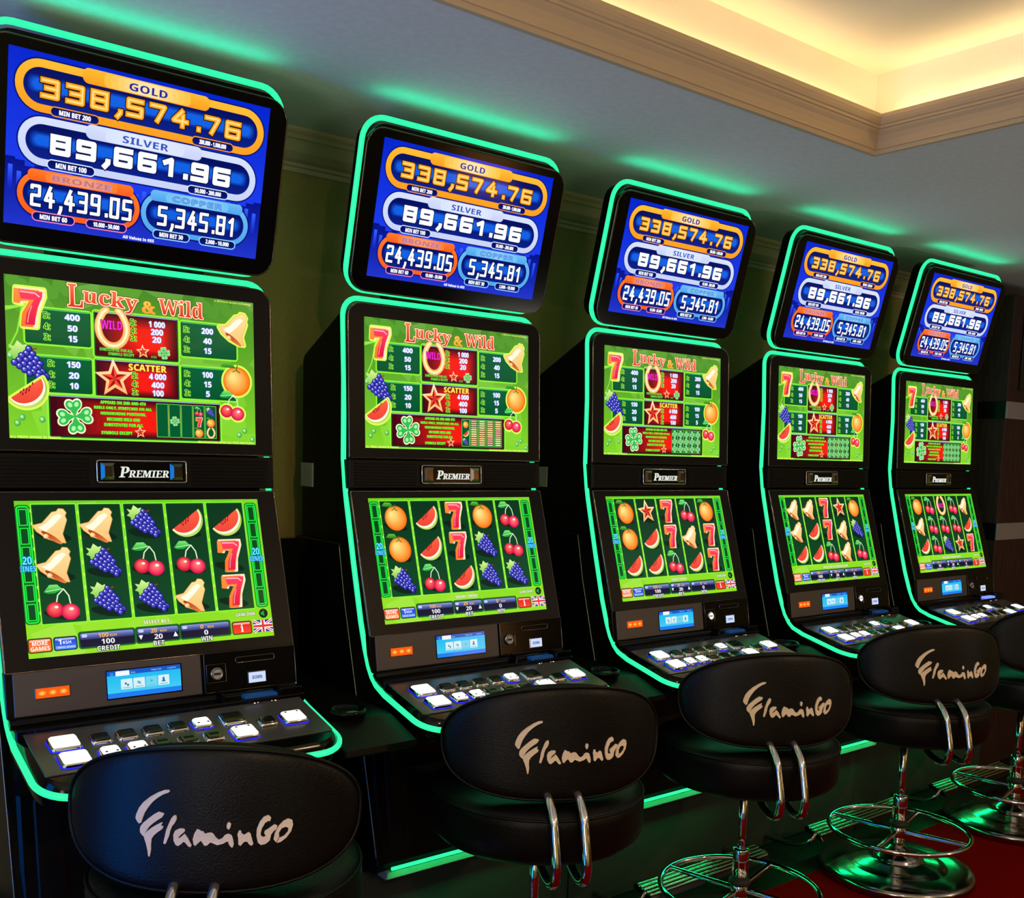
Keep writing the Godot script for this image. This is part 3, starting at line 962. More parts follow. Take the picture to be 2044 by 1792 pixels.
func make_stool() -> Node3D:
	var o := thing("bar_stool", "", "stool")
	var b := MB.new()
	# backrest: a curved cushion
	var n := 64
	var ks := [0.0, 0.25, 0.5, 0.7, 0.85, 0.94, 0.985, 1.0]
	var th := [0.029, 0.029, 0.0288, 0.0284, 0.0278, 0.0265, 0.024, 0.0]
	for side in [1, -1]:
		for r in ks.size() - 1:
			for i in n:
				var a0 := TAU * i / n
				var a1 := TAU * (i + 1) / n
				var c := []
				for q in [[ks[r], a0, r], [ks[r], a1, r], [ks[r + 1], a1, r + 1], [ks[r + 1], a0, r + 1]]:
					var e := pad_edge(q[1], q[0])
					c.append(bk(e.x, e.y, -0.029 + side * (th[q[2]] if q[2] < 7 else 0.02)))
				if side < 0:
					c.reverse()
				b.quad(c[0], c[1], c[2], c[3], 1)
	for i in n:
		var e := pad_edge(TAU * i / n)
		var f := pad_edge(TAU * (i + 1) / n)
		b.quad(bk(e.x, e.y, -0.009), bk(f.x, f.y, -0.009), bk(f.x, f.y, -0.049), bk(e.x, e.y, -0.049), 1)
	b.fix(0)
	var back := part("backrest", b, M.leather_black, o)
	for off in [-0.0055, -0.0525]:
		var path := PackedVector3Array()
		for i in n:
			var e := pad_edge(TAU * i / n, 1.002)
			path.append(bk(e.x, e.y, off))
		part("piping", pipe(path, 0.003, 6, true), M.leather_black, back)
	b = MB.new()
	for g in WORD:
		var p := PackedVector2Array()
		for i in range(0, g.size(), 2):
			p.append(Vector2(g[i], g[i + 1]) / 10000.0)
		var idx := Geometry2D.triangulate_polygon(p)
		var from := b.v.size()
		for i in range(0, idx.size(), 3):
			var c := []
			for k in 3:
				var q := p[idx[i + k]]
				c.append(bk(q.x, 0.685 + q.y, 0.0014))
			if (p[idx[i + 1]] - p[idx[i]]).cross(p[idx[i + 2]] - p[idx[i]]) > 0:
				b.tri(c[0], c[2], c[1])
			else:
				b.tri(c[0], c[1], c[2])
		var cw := Geometry2D.is_polygon_clockwise(p)
		for i in p.size():
			var q := p[i]
			var r := p[(i + 1) % p.size()]
			if cw:
				var s := q
				q = r
				r = s
			b.quad(bk(q.x, 0.685 + q.y, 0.0014), bk(q.x, 0.685 + q.y, -0.002), bk(r.x, 0.685 + r.y, -0.002), bk(r.x, 0.685 + r.y, 0.0014))
	tag(part("lettering", b, M.embroidery, back), "pale embroidered word FlaminGo")
	# seat
	b = MB.new()
	b.lathe(pg([Vector2(0, 0.446), Vector2(0.2, 0.446), Vector2(0.217, 0.45), Vector2(0.2268, 0.462), Vector2(0.229, 0.49), Vector2(0.229, 0.525), Vector2(0.2268, 0.541), Vector2(0.219, 0.55), Vector2(0.2, 0.557), Vector2(0.12, 0.562), Vector2(0, 0.564)]), 56)
	var seat := part("seat", b, M.leather_black, o)
	var ring := PackedVector3Array()
	for i in 56:
		ring.append(Vector3(0.2273 * cos(TAU * i / 56), 0.543, 0.2273 * sin(TAU * i / 56)))
	part("piping", pipe(ring, 0.003, 6, true), M.leather_black, seat)
	# two chrome rods that carry the back
	for s in [-1, 1]:
		var ctl := [Vector3(s * 0.031 - 0.01, 0.62, 0.16), Vector3(s * 0.031 - 0.01, 0.592, 0.175), Vector3(s * 0.031 - 0.01, 0.575, 0.208), Vector3(s * 0.031 - 0.01, 0.552, 0.2345), Vector3(s * 0.031 - 0.01, 0.518, 0.248), Vector3(s * 0.031 - 0.01, 0.485, 0.2585), Vector3(s * 0.031 - 0.01, 0.455, 0.2635), Vector3(s * 0.031 - 0.01, 0.43, 0.253), Vector3(s * 0.031 - 0.01, 0.42, 0.225), Vector3(s * 0.031 - 0.01, 0.424, 0.19), Vector3(s * 0.031 - 0.01, 0.437, 0.16), Vector3(s * 0.031 - 0.01, 0.45, 0.14)]
		var cu := Curve3D.new()
		for i in ctl.size():
			var d: Vector3 = (ctl[mini(i + 1, ctl.size() - 1)] - ctl[maxi(i - 1, 0)]) / 6.0
			cu.add_point(ctl[i], -d, d)
		cu.bake_interval = 0.008
		part("back_rod", pipe(cu.get_baked_points(), 0.0095, 14), M.chrome, o)
	part("back_bracket", boxmb(Vector3(-0.01, 0.574, 0.185), Vector3(0.05, 0.012, 0.006), 0.001), M.base_chrome, o)
	# column, foot ring, base
	b = MB.new()
	b.lathe(pg([Vector2(0, 0.15), Vector2(0.0105, 0.15), Vector2(0.0105, 0.446), Vector2(0, 0.446)]), 20)
	part("pole", b, M.chrome, o)
	b = MB.new()
	b.lathe(pg([Vector2(0, 0.15), Vector2(0.021, 0.15), Vector2(0.021, 0.244), Vector2(0.0195, 0.247), Vector2(0.0, 0.247)]), 24)
	part("collar", b, M.chrome, o)
	b = MB.new()
	b.lathe(pg([Vector2(0.02, 0.15), Vector2(0.0275, 0.152), Vector2(0.0275, 0.162), Vector2(0.024, 0.166), Vector2(0.02, 0.168)]), 24)
	part("rubber_ring", b, M.rubber, o)
	ring = PackedVector3Array()
	for i in 64:
		ring.append(Vector3(0.2035 * cos(TAU * i / 64), 0.139, 0.2035 * sin(TAU * i / 64)))
	var fr := part("foot_ring", pipe(ring, 0.0078, 10, true), M.chrome, o)
	b = MB.new()
	b.lathe(pg([Vector2(0, 0.09), Vector2(0.018, 0.09), Vector2(0.02, 0.094), Vector2(0.0225, 0.12), Vector2(0.0225, 0.148), Vector2(0.02, 0.152), Vector2(0, 0.152)]), 24)
	part("hub", b, M.chrome, fr)
	for k in 4:
		var a := PI / 2 * k - 0.7
		var d := Vector3(cos(a), 0, sin(a))
		part("spoke", pipe(PackedVector3Array([d * 0.02 + Vector3(0, 0.137, 0), d * 0.198 + Vector3(0, 0.139, 0)]), 0.0068, 10), M.chrome, fr)
	b = MB.new()
	b.lathe(pg([Vector2(0, 0.09), Vector2(0.022, 0.09), Vector2(0.03, 0.083), Vector2(0.048, 0.074), Vector2(0.064, 0.066), Vector2(0.072, 0.058), Vector2(0.073, 0.053), Vector2(0.082, 0.0505), Vector2(0.115, 0.045), Vector2(0.14, 0.0405), Vector2(0.146, 0.0375), Vector2(0.15, 0.0375), Vector2(0.19, 0.034), Vector2(0.215, 0.0305), Vector2(0.2235, 0.026), Vector2(0.226, 0.02), Vector2(0.226, 0.005), Vector2(0.223, 0.001), Vector2(0, 0.001)]), 72)
	part("base", b, M.base_chrome, o)
	return o


func build_stools() -> void:
	var spots := [[-0.005, 0.43, 0.611, -0.007], [-0.05, 0.422, 0.396, 0.0], [-0.107, 0.435, 0.44, -0.003], [-0.123, 0.441, 0.445, 0.003], [-0.12, 0.441, 0.45, 0.0]]  # x from the machine's middle, z, turn, seat height
	var says := [
		"black leather swivel stool with pale embroidered back, drawn up to the near end machine",
		"black leather swivel stool with tan embroidered back before the second machine in the row",
		"black leather swivel stool before the middle machine, its column and foot ring partly in view",
		"black leather swivel stool before the fourth machine, its whole round chrome base in view",
		"black leather swivel stool before the far end machine, cut off by the picture edge",
	]
	var first := make_stool()
	for i in 5:
		var o: Node3D = first
		if i > 0:
			o = first.duplicate()
			o.name = numbered("bar_stool")
			add_child(o)
		o.position = Vector3(XS[i] + spots[i][0], 0, spots[i][1])
		o.rotation.y = -spots[i][2]
		for c in o.get_children():
			if c.name.begins_with("back") or c.name.begins_with("seat"):
				c.position.y = spots[i][3]
		tag(o, says[i], "stool", "bar stools before the slot machines")


# ---------------------------------------------------------------- drawing what the screens show (units: 1000 x 610)
func canvas(w: int, h: int, bg: Color) -> void:
	cv = Image.create(int(w * SC), int(h * SC), false, Image.FORMAT_RGBA8)
	cv.fill(bg)


func done() -> ImageTexture:
	cv.resize(int(cv.get_width() / SC), int(cv.get_height() / SC), Image.INTERPOLATE_BILINEAR)
	return ImageTexture.create_from_image(cv)


func fill(polys: Array, col: Color, col2 = null) -> void:
	# even-odd fill of outlines; COL2: the colour at the bottom
	var lo := 1e9
	var hi := -1e9
	for p in polys:
		for q in p:
			lo = minf(lo, q.y * SC)
			hi = maxf(hi, q.y * SC)
	var span := maxf(hi - lo, 1.0)
	for y in range(maxi(0, int(floor(lo))), mini(cv.get_height(), int(ceil(hi)) + 1)):
		var yc := y + 0.5
		var xs := PackedFloat32Array()
		for p in polys:
			var n: int = p.size()
			for i in n:
				var a: Vector2 = p[i] * SC
				var b: Vector2 = p[(i + 1) % n] * SC
				if (a.y <= yc) != (b.y <= yc):
					xs.append(a.x + (b.x - a.x) * (yc - a.y) / (b.y - a.y))
		xs.sort()
		var c: Color = col if col2 == null else col.lerp(col2, (yc - lo) / span)
		for i in range(0, xs.size() - 1, 2):
			var x0 := int(round(xs[i]))
			var x1 := int(round(xs[i + 1]))
			if x1 > x0:
				cv.fill_rect(Rect2i(x0, y, x1 - x0, 1), c)


func pg(pts: Array) -> PackedVector2Array:
	return PackedVector2Array(pts)


func grown(p: PackedVector2Array, d: float) -> Array:
	return Geometry2D.offset_polygon(p, d, Geometry2D.JOIN_ROUND)


func disc(cx: float, cy: float, rx: float, ry: float, col: Color, col2 = null, turn := 0.0) -> void:
	fill([oval(cx, cy, rx, ry, turn)], col, col2)


func oval(cx: float, cy: float, rx: float, ry: float, turn := 0.0) -> PackedVector2Array:
	var p := PackedVector2Array()
	for i in 36:
		var a := TAU * i / 36
		p.append(Vector2(cx, cy) + Vector2(cos(a) * rx, sin(a) * ry).rotated(turn))
	return p


func ball(cx: float, cy: float, rx: float, ry: float, dark: Color, light: Color, hx := -0.3, hy := -0.35, n := 9) -> void:
	for i in n:
		var t := float(i) / (n - 1)
		disc(cx + hx * rx * t, cy + hy * ry * t, rx * (1 - 0.8 * t), ry * (1 - 0.8 * t), dark.lerp(light, pow(t, 0.75)))


func rbox(x: float, y: float, w: float, h: float, r: float) -> PackedVector2Array:
	return rr(x, y, x + w, y + h, [r, r, r, r], 8)


func stroke(pts: Array, wd: float, col: Color, col2 = null, jn := Geometry2D.JOIN_ROUND, en := Geometry2D.END_ROUND) -> void:
	fill(Geometry2D.offset_polyline(pg(pts), wd / 2, jn, en), col, col2)


var glyphs := {}


func glyph_mesh(s: String, font: String) -> PackedVector2Array:
	var key := font + s
	if not glyphs.has(key):
		var tm := TextMesh.new()
		var f := SystemFont.new()
		f.font_names = PackedStringArray(["Droid Serif" if font == "s" else "Droid Sans"])
		f.font_weight = 700
		tm.font = f
		tm.text = s
		tm.font_size = 64
		tm.pixel_size = 1.0
		tm.depth = 0.0
		tm.curve_step = 3.0
		var a := tm.get_mesh_arrays()
		var v: PackedVector3Array = a[Mesh.ARRAY_VERTEX]
		var idx = a[Mesh.ARRAY_INDEX]
		var out := PackedVector2Array()
		for i in (idx if idx != null and idx.size() else range(v.size())):
			out.append(Vector2(v[i].x, -v[i].y))
		glyphs[key] = out
	return glyphs[key]


# writes S so that its ink fills a box W wide and H high round (CX, CY); ROT in radians
func tx(s: String, cx: float, cy: float, w: float, h: float, col: Color, edge = null, ew := 0.0, font := "b", col2 = null, skew := 0.0, rot := 0.0) -> void:
	var tri := glyph_mesh(s, font)
	if tri.is_empty():
		return
	var r := Rect2(tri[0], Vector2.ZERO)
	for p in tri:
		r = r.expand(p)
	var kx := w / r.size.x
	var ky := h / r.size.y
	var pts := PackedVector2Array()
	for p in tri:
		var q := (p - r.get_center()) * Vector2(kx, ky)
		q.x -= q.y * skew
		pts.append(Vector2(cx, cy) + q.rotated(rot))
	if edge != null:
		for k in 10:
			var o := Vector2(cos(TAU * k / 10), sin(TAU * k / 10)) * ew
			tris(pts, o, edge, null, cy - h / 2, h)
	tris(pts, Vector2.ZERO, col, col2, cy - h / 2, h)


func tris(p: PackedVector2Array, o: Vector2, col: Color, col2, top: float, high: float) -> void:
	var ch := cv.get_height()
	for i in range(0, p.size(), 3):
		var a := (p[i] + o) * SC
		var b := (p[i + 1] + o) * SC
		var c := (p[i + 2] + o) * SC
		var lo := minf(a.y, minf(b.y, c.y))
		var hi := maxf(a.y, maxf(b.y, c.y))
		for y in range(maxi(0, int(floor(lo))), mini(ch, int(ceil(hi)) + 1)):
			var yc := y + 0.5
			var x0 := 1e9
			var x1 := -1e9
			for e in [[a, b], [b, c], [c, a]]:
				var s: Vector2 = e[0]
				var t: Vector2 = e[1]
				if (s.y <= yc) != (t.y <= yc):
					var x := s.x + (t.x - s.x) * (yc - s.y) / (t.y - s.y)
					x0 = minf(x0, x)
					x1 = maxf(x1, x)
			var l := int(round(x0))
			var n := int(round(x1)) - l
			if n > 0:
				cv.fill_rect(Rect2i(l, y, n, 1), col if col2 == null else col.lerp(col2, clampf((yc / SC - top) / high, 0, 1)))


# square-shouldered digits made of thick strokes
const DIG := {
	"0": [[0, 0, 1, 0, 1, 1, 0, 1, 0, 0, 1, 0]], "1": [[0.1, 0.22, 0.55, 0, 0.55, 1]], "2": [[0, 0.1, 0, 0, 1, 0, 1, 0.5, 0, 0.5, 0, 1, 1, 1]],
	"3": [[0, 0, 1, 0, 1, 1, 0, 1], [0.25, 0.48, 1, 0.48]], "4": [[0.62, 0, 0, 0.68, 1.05, 0.68], [0.72, 0.3, 0.72, 1]], "5": [[1, 0, 0, 0, 0, 0.48, 1, 0.48, 1, 1, 0, 1]],
	"6": [[1, 0, 0, 0, 0, 1, 1, 1, 1, 0.48, 0, 0.48]], "7": [[0, 0, 1, 0, 0.5, 1]], "8": [[0, 0, 1, 0, 1, 1, 0, 1, 0, 0, 1, 0], [0, 0.48, 1, 0.48]],
	"9": [[0, 1, 1, 1, 1, 0, 0, 0, 0, 0.5, 1, 0.5]], ",": [[0.3, 0.95, 0.3, 1.05, 0.1, 1.3]], ".": [[0.3, 0.94, 0.3, 1.0]],
}


func digits(s: String, x0: float, x1: float, y0: float, y1: float, wd: float, col: Color, col2: Color, edge: Color) -> void:
	var total := 0.0
	for c in s:
		total += 0.5 if c in ",." else 0.8 if c == "1" else 1.0
	var u := (x1 - x0) / total
	for pass_ in 3:
		var x := x0
		for c in s:
			var adv := 0.5 if c in ",." else 0.8 if c == "1" else 1.0
			var gw := u * 0.8 - wd
			for line in DIG[c]:
				var pts := []
				for i in range(0, line.size(), 2):
					pts.append(Vector2(x + u * 0.1 + wd / 2 + line[i] * gw, y0 + wd / 2 + line[i + 1] * (y1 - y0 - wd)))
				var p := Geometry2D.offset_polyline(pg(pts), (wd + [7.0, 0.0, -wd * 0.62][pass_]) / 2, Geometry2D.JOIN_ROUND, Geometry2D.END_SQUARE)
				for q in p:
					if not Geometry2D.is_polygon_clockwise(q):
						fill(p, edge if pass_ == 0 else col if pass_ == 1 else col2)
						break
			x += u * adv


const ORANGE1 := Color(1, 0.62, 0.1)


func sym(k: String, cx: float, cy: float, s: float, halo = null) -> void:
	var at := Vector2(cx, cy)
	var f := func(list: Array, turn := 0.0) -> PackedVector2Array:
		var o := PackedVector2Array()
		for i in range(0, list.size(), 2):
			o.append(at + Vector2(list[i], list[i + 1]).rotated(turn) * s)
		return o
	match k:
		"O":
			if halo != null: disc(cx, cy + s * 0.1, s * 0.98, s * 0.98, halo)
			ball(cx, cy + s * 0.1, s * 0.86, s * 0.86, Color(0.93, 0.42, 0.05), Color(1, 0.86, 0.5), -0.32, -0.3, 12)
			fill([f.call([-0.05, -0.66, -0.3, -0.98, -0.75, -1.0, -1.0, -0.75, -0.6, -0.68])], Color(0.45, 0.75, 0.2), Color(0.1, 0.45, 0.12))
			stroke([at + Vector2(0.05, -0.85) * s, at + Vector2(-0.02, -0.55) * s, at + Vector2(0.2, -0.42) * s], s * 0.06, Color(0.25, 0.4, 0.1))
			stroke([at + Vector2(-0.02, -0.55) * s, at + Vector2(-0.25, -0.45) * s], s * 0.05, Color(0.3, 0.45, 0.1))
		"M":
			var half := func(r: float, sag: float) -> PackedVector2Array:
				var o := PackedVector2Array()
				for i in 25:
					var a := PI * i / 24
					o.append(at + Vector2(-0.05, -0.12) * s + Vector2(cos(a) * r, sin(a) * r * sag).rotated(-0.62) * s)
				return o
			if halo != null: fill(grown(half.call(1.06, 0.98), s * 0.12), halo)
			fill([half.call(1.06, 1.0)], Color(0.55, 0.75, 0.25), Color(0.75, 0.85, 0.4))
			fill([half.call(1.0, 0.9)], Color(1, 0.96, 0.86))
			fill([half.call(0.93, 0.8)], Color(0.96, 0.36, 0.25), Color(0.9, 0.26, 0.2))
			for q in [[-0.32, 0.2], [-0.18, 0.08], [-0.02, 0.04], [0.14, -0.1], [0.28, -0.28], [-0.06, 0.2], [-0.22, 0.3], [0.1, 0.08]]:
				disc(cx + q[0] * s, cy + q[1] * s - s * 0.1, s * 0.03, s * 0.085, Color(0.5, 0.02, 0.08), null, 0.3)
		"S":
			var seven := [-0.62, -0.95, 0.72, -0.95, 0.74, -0.62, 0.42, 0.2, 0.34, 0.95, -0.34, 0.95, -0.26, 0.3, 0.12, -0.34, -0.3, -0.36, -0.36, -0.2, -0.66, -0.24]
			var p: PackedVector2Array = f.call(seven)
			if halo != null: fill(grown(p, s * 0.16), halo)
			fill(grown(p, s * 0.05), Color(1, 0.9, 0.75))
			fill([f.call([-0.72, -0.92, 0.5, -0.92, 0.4, 0.1, 0.16, 0.98, -0.44, 0.98, -0.36, 0.3, 0.0, -0.34, -0.4, -0.3, -0.46, -0.16, -0.76, -0.2])], Color(1, 0.55, 0.25), Color(0.95, 0.45, 0.15))
			fill([f.call([-0.48, -0.86, 0.66, -0.86, 0.64, -0.6, 0.34, 0.15, 0.24, 0.86, -0.22, 0.86, -0.14, 0.32, 0.24, -0.42, -0.4, -0.42])], Color(0.98, 0.25, 0.36), Color(0.86, 0.08, 0.24))
			stroke([at + Vector2(-0.4, -0.78) * s, at + Vector2(0.3, -0.76) * s, at + Vector2(0.5, -0.6) * s], s * 0.07, Color(1, 0.72, 0.76))
			stroke([at + Vector2(0.12, -0.1) * s, at + Vector2(-0.04, 0.35) * s, at + Vector2(-0.1, 0.75) * s], s * 0.05, Color(1, 0.6, 0.66))
		"C":
			if halo != null:
				disc(cx - s * 0.4, cy + s * 0.4, s * 0.56, s * 0.56, halo)
				disc(cx + s * 0.38, cy + s * 0.55, s * 0.58, s * 0.56, halo)
			var stem := Color(0.85, 0.95, 0.78)
			stroke([at + Vector2(0.1, -0.72) * s, at + Vector2(-0.22, -0.4) * s, at + Vector2(-0.36, 0.15) * s], s * 0.07, stem)
			stroke([at + Vector2(0.1, -0.72) * s, at + Vector2(0.34, -0.35) * s, at + Vector2(0.42, 0.3) * s], s * 0.07, stem)
			fill([f.call([0.05, -0.72, -0.2, -0.98, -0.6, -0.98, -0.92, -0.6, -0.7, -0.5, -0.35, -0.5])], Color(0.5, 0.9, 0.45), Color(0.1, 0.6, 0.2))
			stroke([at + Vector2(0.05, -0.74) * s, at + Vector2(-0.8, -0.62) * s], s * 0.035, Color(0.8, 1, 0.7))
			ball(cx - s * 0.42, cy + s * 0.38, s * 0.44, s * 0.42, Color(0.8, 0.04, 0.2), Color(1, 0.45, 0.4), -0.1, -0.3, 7)
			ball(cx + s * 0.36, cy + s * 0.54, s * 0.48, s * 0.44, Color(0.85, 0.05, 0.3), Color(1, 0.5, 0.45), 0.0, -0.3, 7)
			disc(cx + s * 0.42, cy + s * 0.38, s * 0.12, s * 0.08, Color(1, 0.92, 0.9))
			disc(cx - s * 0.34, cy + s * 0.24, s * 0.1, s * 0.07, Color(1, 0.92, 0.9))
		"G":
			if halo != null: disc(cx + s * 0.2, cy + s * 0.2, s * 0.9, s * 0.62, halo, null, 0.75)
			fill([f.call([-0.55, -1.0, -0.3, -0.8, -0.12, -0.85, -0.18, -0.55, 0.0, -0.4, -0.3, -0.3, -0.4, -0.02, -0.6, -0.15, -0.72, 0.05, -0.78, -0.3, -0.98, -0.4, -0.8, -0.55, -0.95, -0.78, -0.7, -0.72])], Color(0.85, 0.95, 0.6), Color(0.45, 0.75, 0.25))
			stroke([at + Vector2(-0.2, -0.5) * s, at + Vector2(0.3, -0.68) * s], s * 0.07, Color(0.62, 0.2, 0.12))
			for row in 6:
				for c in 5:
					var u := -0.62 + row * 0.27
					var v := (c - 2) * 0.235 * (1.0 - 0.09 * row)
					if absf(v) > 0.5 - 0.05 * row or (row == 5 and absf(v) > 0.2):
						continue
					var q := at + Vector2(0.08, 0.14) * s + (Vector2(u + 0.06 * (c % 2), v).rotated(0.78)) * s
					ball(q.x, q.y, s * 0.165, s * 0.165, Color(0.08, 0.06, 0.42), Color(0.4, 0.42, 0.98), -0.2, -0.3, 5)
					disc(q.x - s * 0.04, q.y - s * 0.06, s * 0.035, s * 0.035, Color(0.9, 0.92, 1))
		"B":
			var t := 0.55
			var b := [0.0, -0.95, 0.22, -0.85, 0.24, -0.66, 0.42, -0.5, 0.5, -0.1, 0.58, 0.3, 0.95, 0.66, 0.6, 0.84, 0.0, 0.92, -0.6, 0.84, -0.95, 0.66, -0.58, 0.3, -0.5, -0.1, -0.42, -0.5, -0.24, -0.66, -0.22, -0.85]
			var p: PackedVector2Array = f.call(b, t)
			if halo != null: fill(grown(p, s * 0.14), halo)
			fill(grown(p, s * 0.03), Color(0.93, 0.62, 0.3))
			fill([p], Color(1, 0.86, 0.6), Color(0.99, 0.74, 0.46))
			fill([f.call([-0.1, -0.6, 0.12, -0.6, 0.0, 0.0, -0.2, 0.62, -0.66, 0.62, -0.4, 0.2, -0.3, -0.3], t)], Color(1, 0.97, 0.86))
			fill([oval(cx + s * (0.2 * cos(t) - 0.76 * sin(t)), cy + s * (0.2 * sin(t) + 0.76 * cos(t)), s * 0.62, s * 0.13, t + 0.08)], Color(0.62, 0.22, 0.08), Color(0.9, 0.5, 0.25))
			ball(cx + s * (-0.1 * cos(t) - 0.84 * sin(t)), cy + s * (-0.1 * sin(t) + 0.84 * cos(t)), s * 0.15, s * 0.14, Color(0.95, 0.65, 0.35), Color(1, 0.95, 0.8), -0.2, -0.2, 4)
		"T":
			var star := func(r0: float, r1: float) -> PackedVector2Array:
				var o := PackedVector2Array()
				for i in 10:
					o.append(at + Vector2(0, -(r0 if i % 2 == 0 else r1)).rotated(TAU * i / 10 - 0.06) * s)
				return o
			if halo != null: fill(grown(star.call(1.05, 0.46), s * 0.08), halo)
			fill([star.call(1.05, 0.47)], Color(1, 0.9, 0.72), Color(0.98, 0.72, 0.42))
			var inner: PackedVector2Array = star.call(0.68, 0.28)
			for i in 10:
				fill([pg([at, inner[i], inner[(i + 1) % 10]])], Color(0.95, 0.3, 0.2) if i % 2 == 0 else Color(0.62, 0.05, 0.06))
		"H":
			var arc := []
			for i in 21:
				var a := -PI / 2 + 0.42 + (TAU - 0.84) * i / 20
				arc.append(at + Vector2(cos(a) * 0.74, sin(a) * 0.92 + (0.0 if absf(a - PI / 2) < 2.2 else -0.08)) * s)
			if halo != null: stroke(arc, s * 0.46, halo)
			stroke(arc, s * 0.38, Color(0.9, 0.6, 0.3))
			stroke(arc, s * 0.31, Color(1, 0.8, 0.5), Color(1, 0.72, 0.42))
			stroke(arc, s * 0.12, Color(1, 0.93, 0.75))
		"K":
			for pass_ in 3:
				for q in 4:
					var a := PI / 2 * q - 0.12
					for side in [-1, 1]:
						var c := at + Vector2([0.6, 0.59, 0.62][pass_], 0.165 * side).rotated(a) * s
						var r: float = [0.31, 0.24, 0.12][pass_]
						disc(c.x, c.y, s * r * 1.12, s * r * 0.9, [Color(0.96, 1, 0.82), Color(0.2, 0.72, 0.3), Color(0.66, 0.98, 0.66)][pass_], null, a + 0.5 * side)
					if pass_ < 2:
						fill([f.call([0, -0.08, 0.56, -0.36, 0.56, 0.36, 0, 0.08] if pass_ == 0 else [0, -0.02, 0.56, -0.3, 0.56, 0.3, 0, 0.02], a)], [Color(0.96, 1, 0.82), Color(0.2, 0.72, 0.3)][pass_])


func topper_picture() -> ImageTexture:
	canvas(1000, 610, Color(0.05, 0.2, 0.85))
	fill([rbox(0, 0, 1000, 610, 0)], Color(0.0, 0.14, 0.78), Color(0.16, 0.27, 0.95))
	var city := [Vector2(0, 360)]
	var hs := [372, 380, 398, 392, 420, 430, 424, 398, 440, 452, 446, 470, 452, 440, 462, 450, 462, 458, 470, 452, 440, 452, 430, 446, 418, 424, 396, 402, 388, 380]
	for i in hs.size():
		city.append(Vector2(i * 1000.0 / hs.size(), hs[i]))
		city.append(Vector2((i + 1) * 1000.0 / hs.size(), hs[i]))
	city.append(Vector2(1000, 610))
	city.append(Vector2(0, 610))
	fill([pg(city)], Color(0.0, 0.06, 0.5), Color(0.12, 0.2, 0.78))
	for i in 7:
		fill([rbox([10, 40, 470, 500, 525, 930, 965][i], [400, 420, 430, 415, 440, 410, 425][i], 16, 90, 0)], Color(0.2, 0.36, 0.98), Color(0.05, 0.12, 0.7))
	var gold := [Color(1, 0.72, 0.2), Color(1, 0.6, 0.12)]
	var silver := [Color(0.82, 0.86, 0.97), Color(0.76, 0.8, 0.94)]
	var bronze := [Color(1, 0.47, 0.16), Color(0.96, 0.36, 0.1)]
	var copper := [Color(0.42, 0.72, 0.93), Color(0.3, 0.62, 0.9)]
	var pill := func(x: float, y: float, w: float, h: float, t: float, c: Array) -> void:
		fill([rbox(x - 5, y - 5, w + 10, h + 10, (h + 10) / 2)], Color(0.0, 0.06, 0.42))
		fill([rbox(x, y, w, h, h / 2)], c[0], c[1])
		fill([rbox(x + t, y + t, w - 2 * t, h - 2 * t, h / 2 - t)], Color(0.0, 0.05, 0.36), Color(0.03, 0.12, 0.52))
		for k in 8:
			fill([rbox(x + t + 10 + k * 3, y + h * (0.30 + 0.012 * k), w - 2 * t - 20 - k * 6, h * (0.36 - 0.024 * k), h * 0.12)], Color(0.0, 0.08, 0.45).lerp(Color(0.08, 0.45, 0.98), k / 9.0))
	var small := func(s: String, x: float, y: float, w: float, h: float, c: Color) -> void:
		fill([rbox(x - 4, y - 4, w + 8, h + 8, h / 2 + 4)], c)
		fill([rbox(x, y, w, h, h / 2)], Color(0.02, 0.04, 0.3), Color(0.0, 0.1, 0.5))
		tx(s, x + w / 2, y + h / 2, w * 0.66, h * 0.6, Color.WHITE, Color.WHITE, 0.7)
	var tab := func(s: String, x: float, y: float, w: float, h: float, c: Array, tw: float, tc: Color, edge) -> void:
		fill([rbox(x, y, w, h, h * 0.42)], c[0], c[1])
		for k in 6:
			fill([rbox(x + w * (0.16 + 0.05 * k), y + 3, w * (0.68 - 0.1 * k), h - 6, h * 0.3)], c[0].lerp(Color(1, 0.94, 0.84) if c[0].r > 0.9 and c[0].g > 0.6 else c[0].lightened(0.35), (k + 1) / 9.0))
		tx(s, x + w / 2, y + h * 0.54, tw, h * 0.5, tc, edge, 1.6)
	pill.call(24, 22, 958, 180, 28, gold)
	tab.call("GOLD", 255, 14, 488, 54, gold, 146, Color(0.1, 0.14, 0.62), null)
	digits("338,574.76", 100, 892, 80, 153, 20, Color(1, 0.62, 0.12), Color(1, 0.85, 0.5), Color(0.16, 0.06, 0.02))
	small.call("MIN BET 200", 150, 176, 170, 28, gold[1])
	small.call("200.000 - 1.000.000", 684, 172, 170, 28, gold[1])
	pill.call(40, 216, 926, 172, 26, silver)
	tab.call("SILVER", 276, 208, 452, 52, silver, 178, Color(0.2, 0.32, 0.72), null)
	digits("89,661.96", 142, 864, 268, 341, 20, Color(0.96, 0.97, 1), Color.WHITE, Color(0.02, 0.05, 0.25))
	small.call("MIN BET 100", 146, 362, 168, 30, Color(0.85, 0.9, 1))
	small.call("50.000 - 200.000", 682, 360, 168, 28, Color(0.85, 0.9, 1))
	pill.call(43, 410, 452, 162, 20, bronze)
	tab.call("BRONZE", 78, 402, 388, 42, bronze, 216, Color(0.86, 0.42, 0.32), Color(0.55, 0.62, 1))
	digits("24,439.05", 84, 470, 456, 536, 12, Color(0.97, 0.98, 1), Color.WHITE, Color(0.02, 0.05, 0.25))
	small.call("MIN BET 60", 101, 556, 148, 28, Color(1, 0.5, 0.7))
	small.call("10.000 - 50.000", 296, 554, 150, 28, Color(1, 0.5, 0.7))
	pill.call(500, 408, 452, 162, 20, copper)
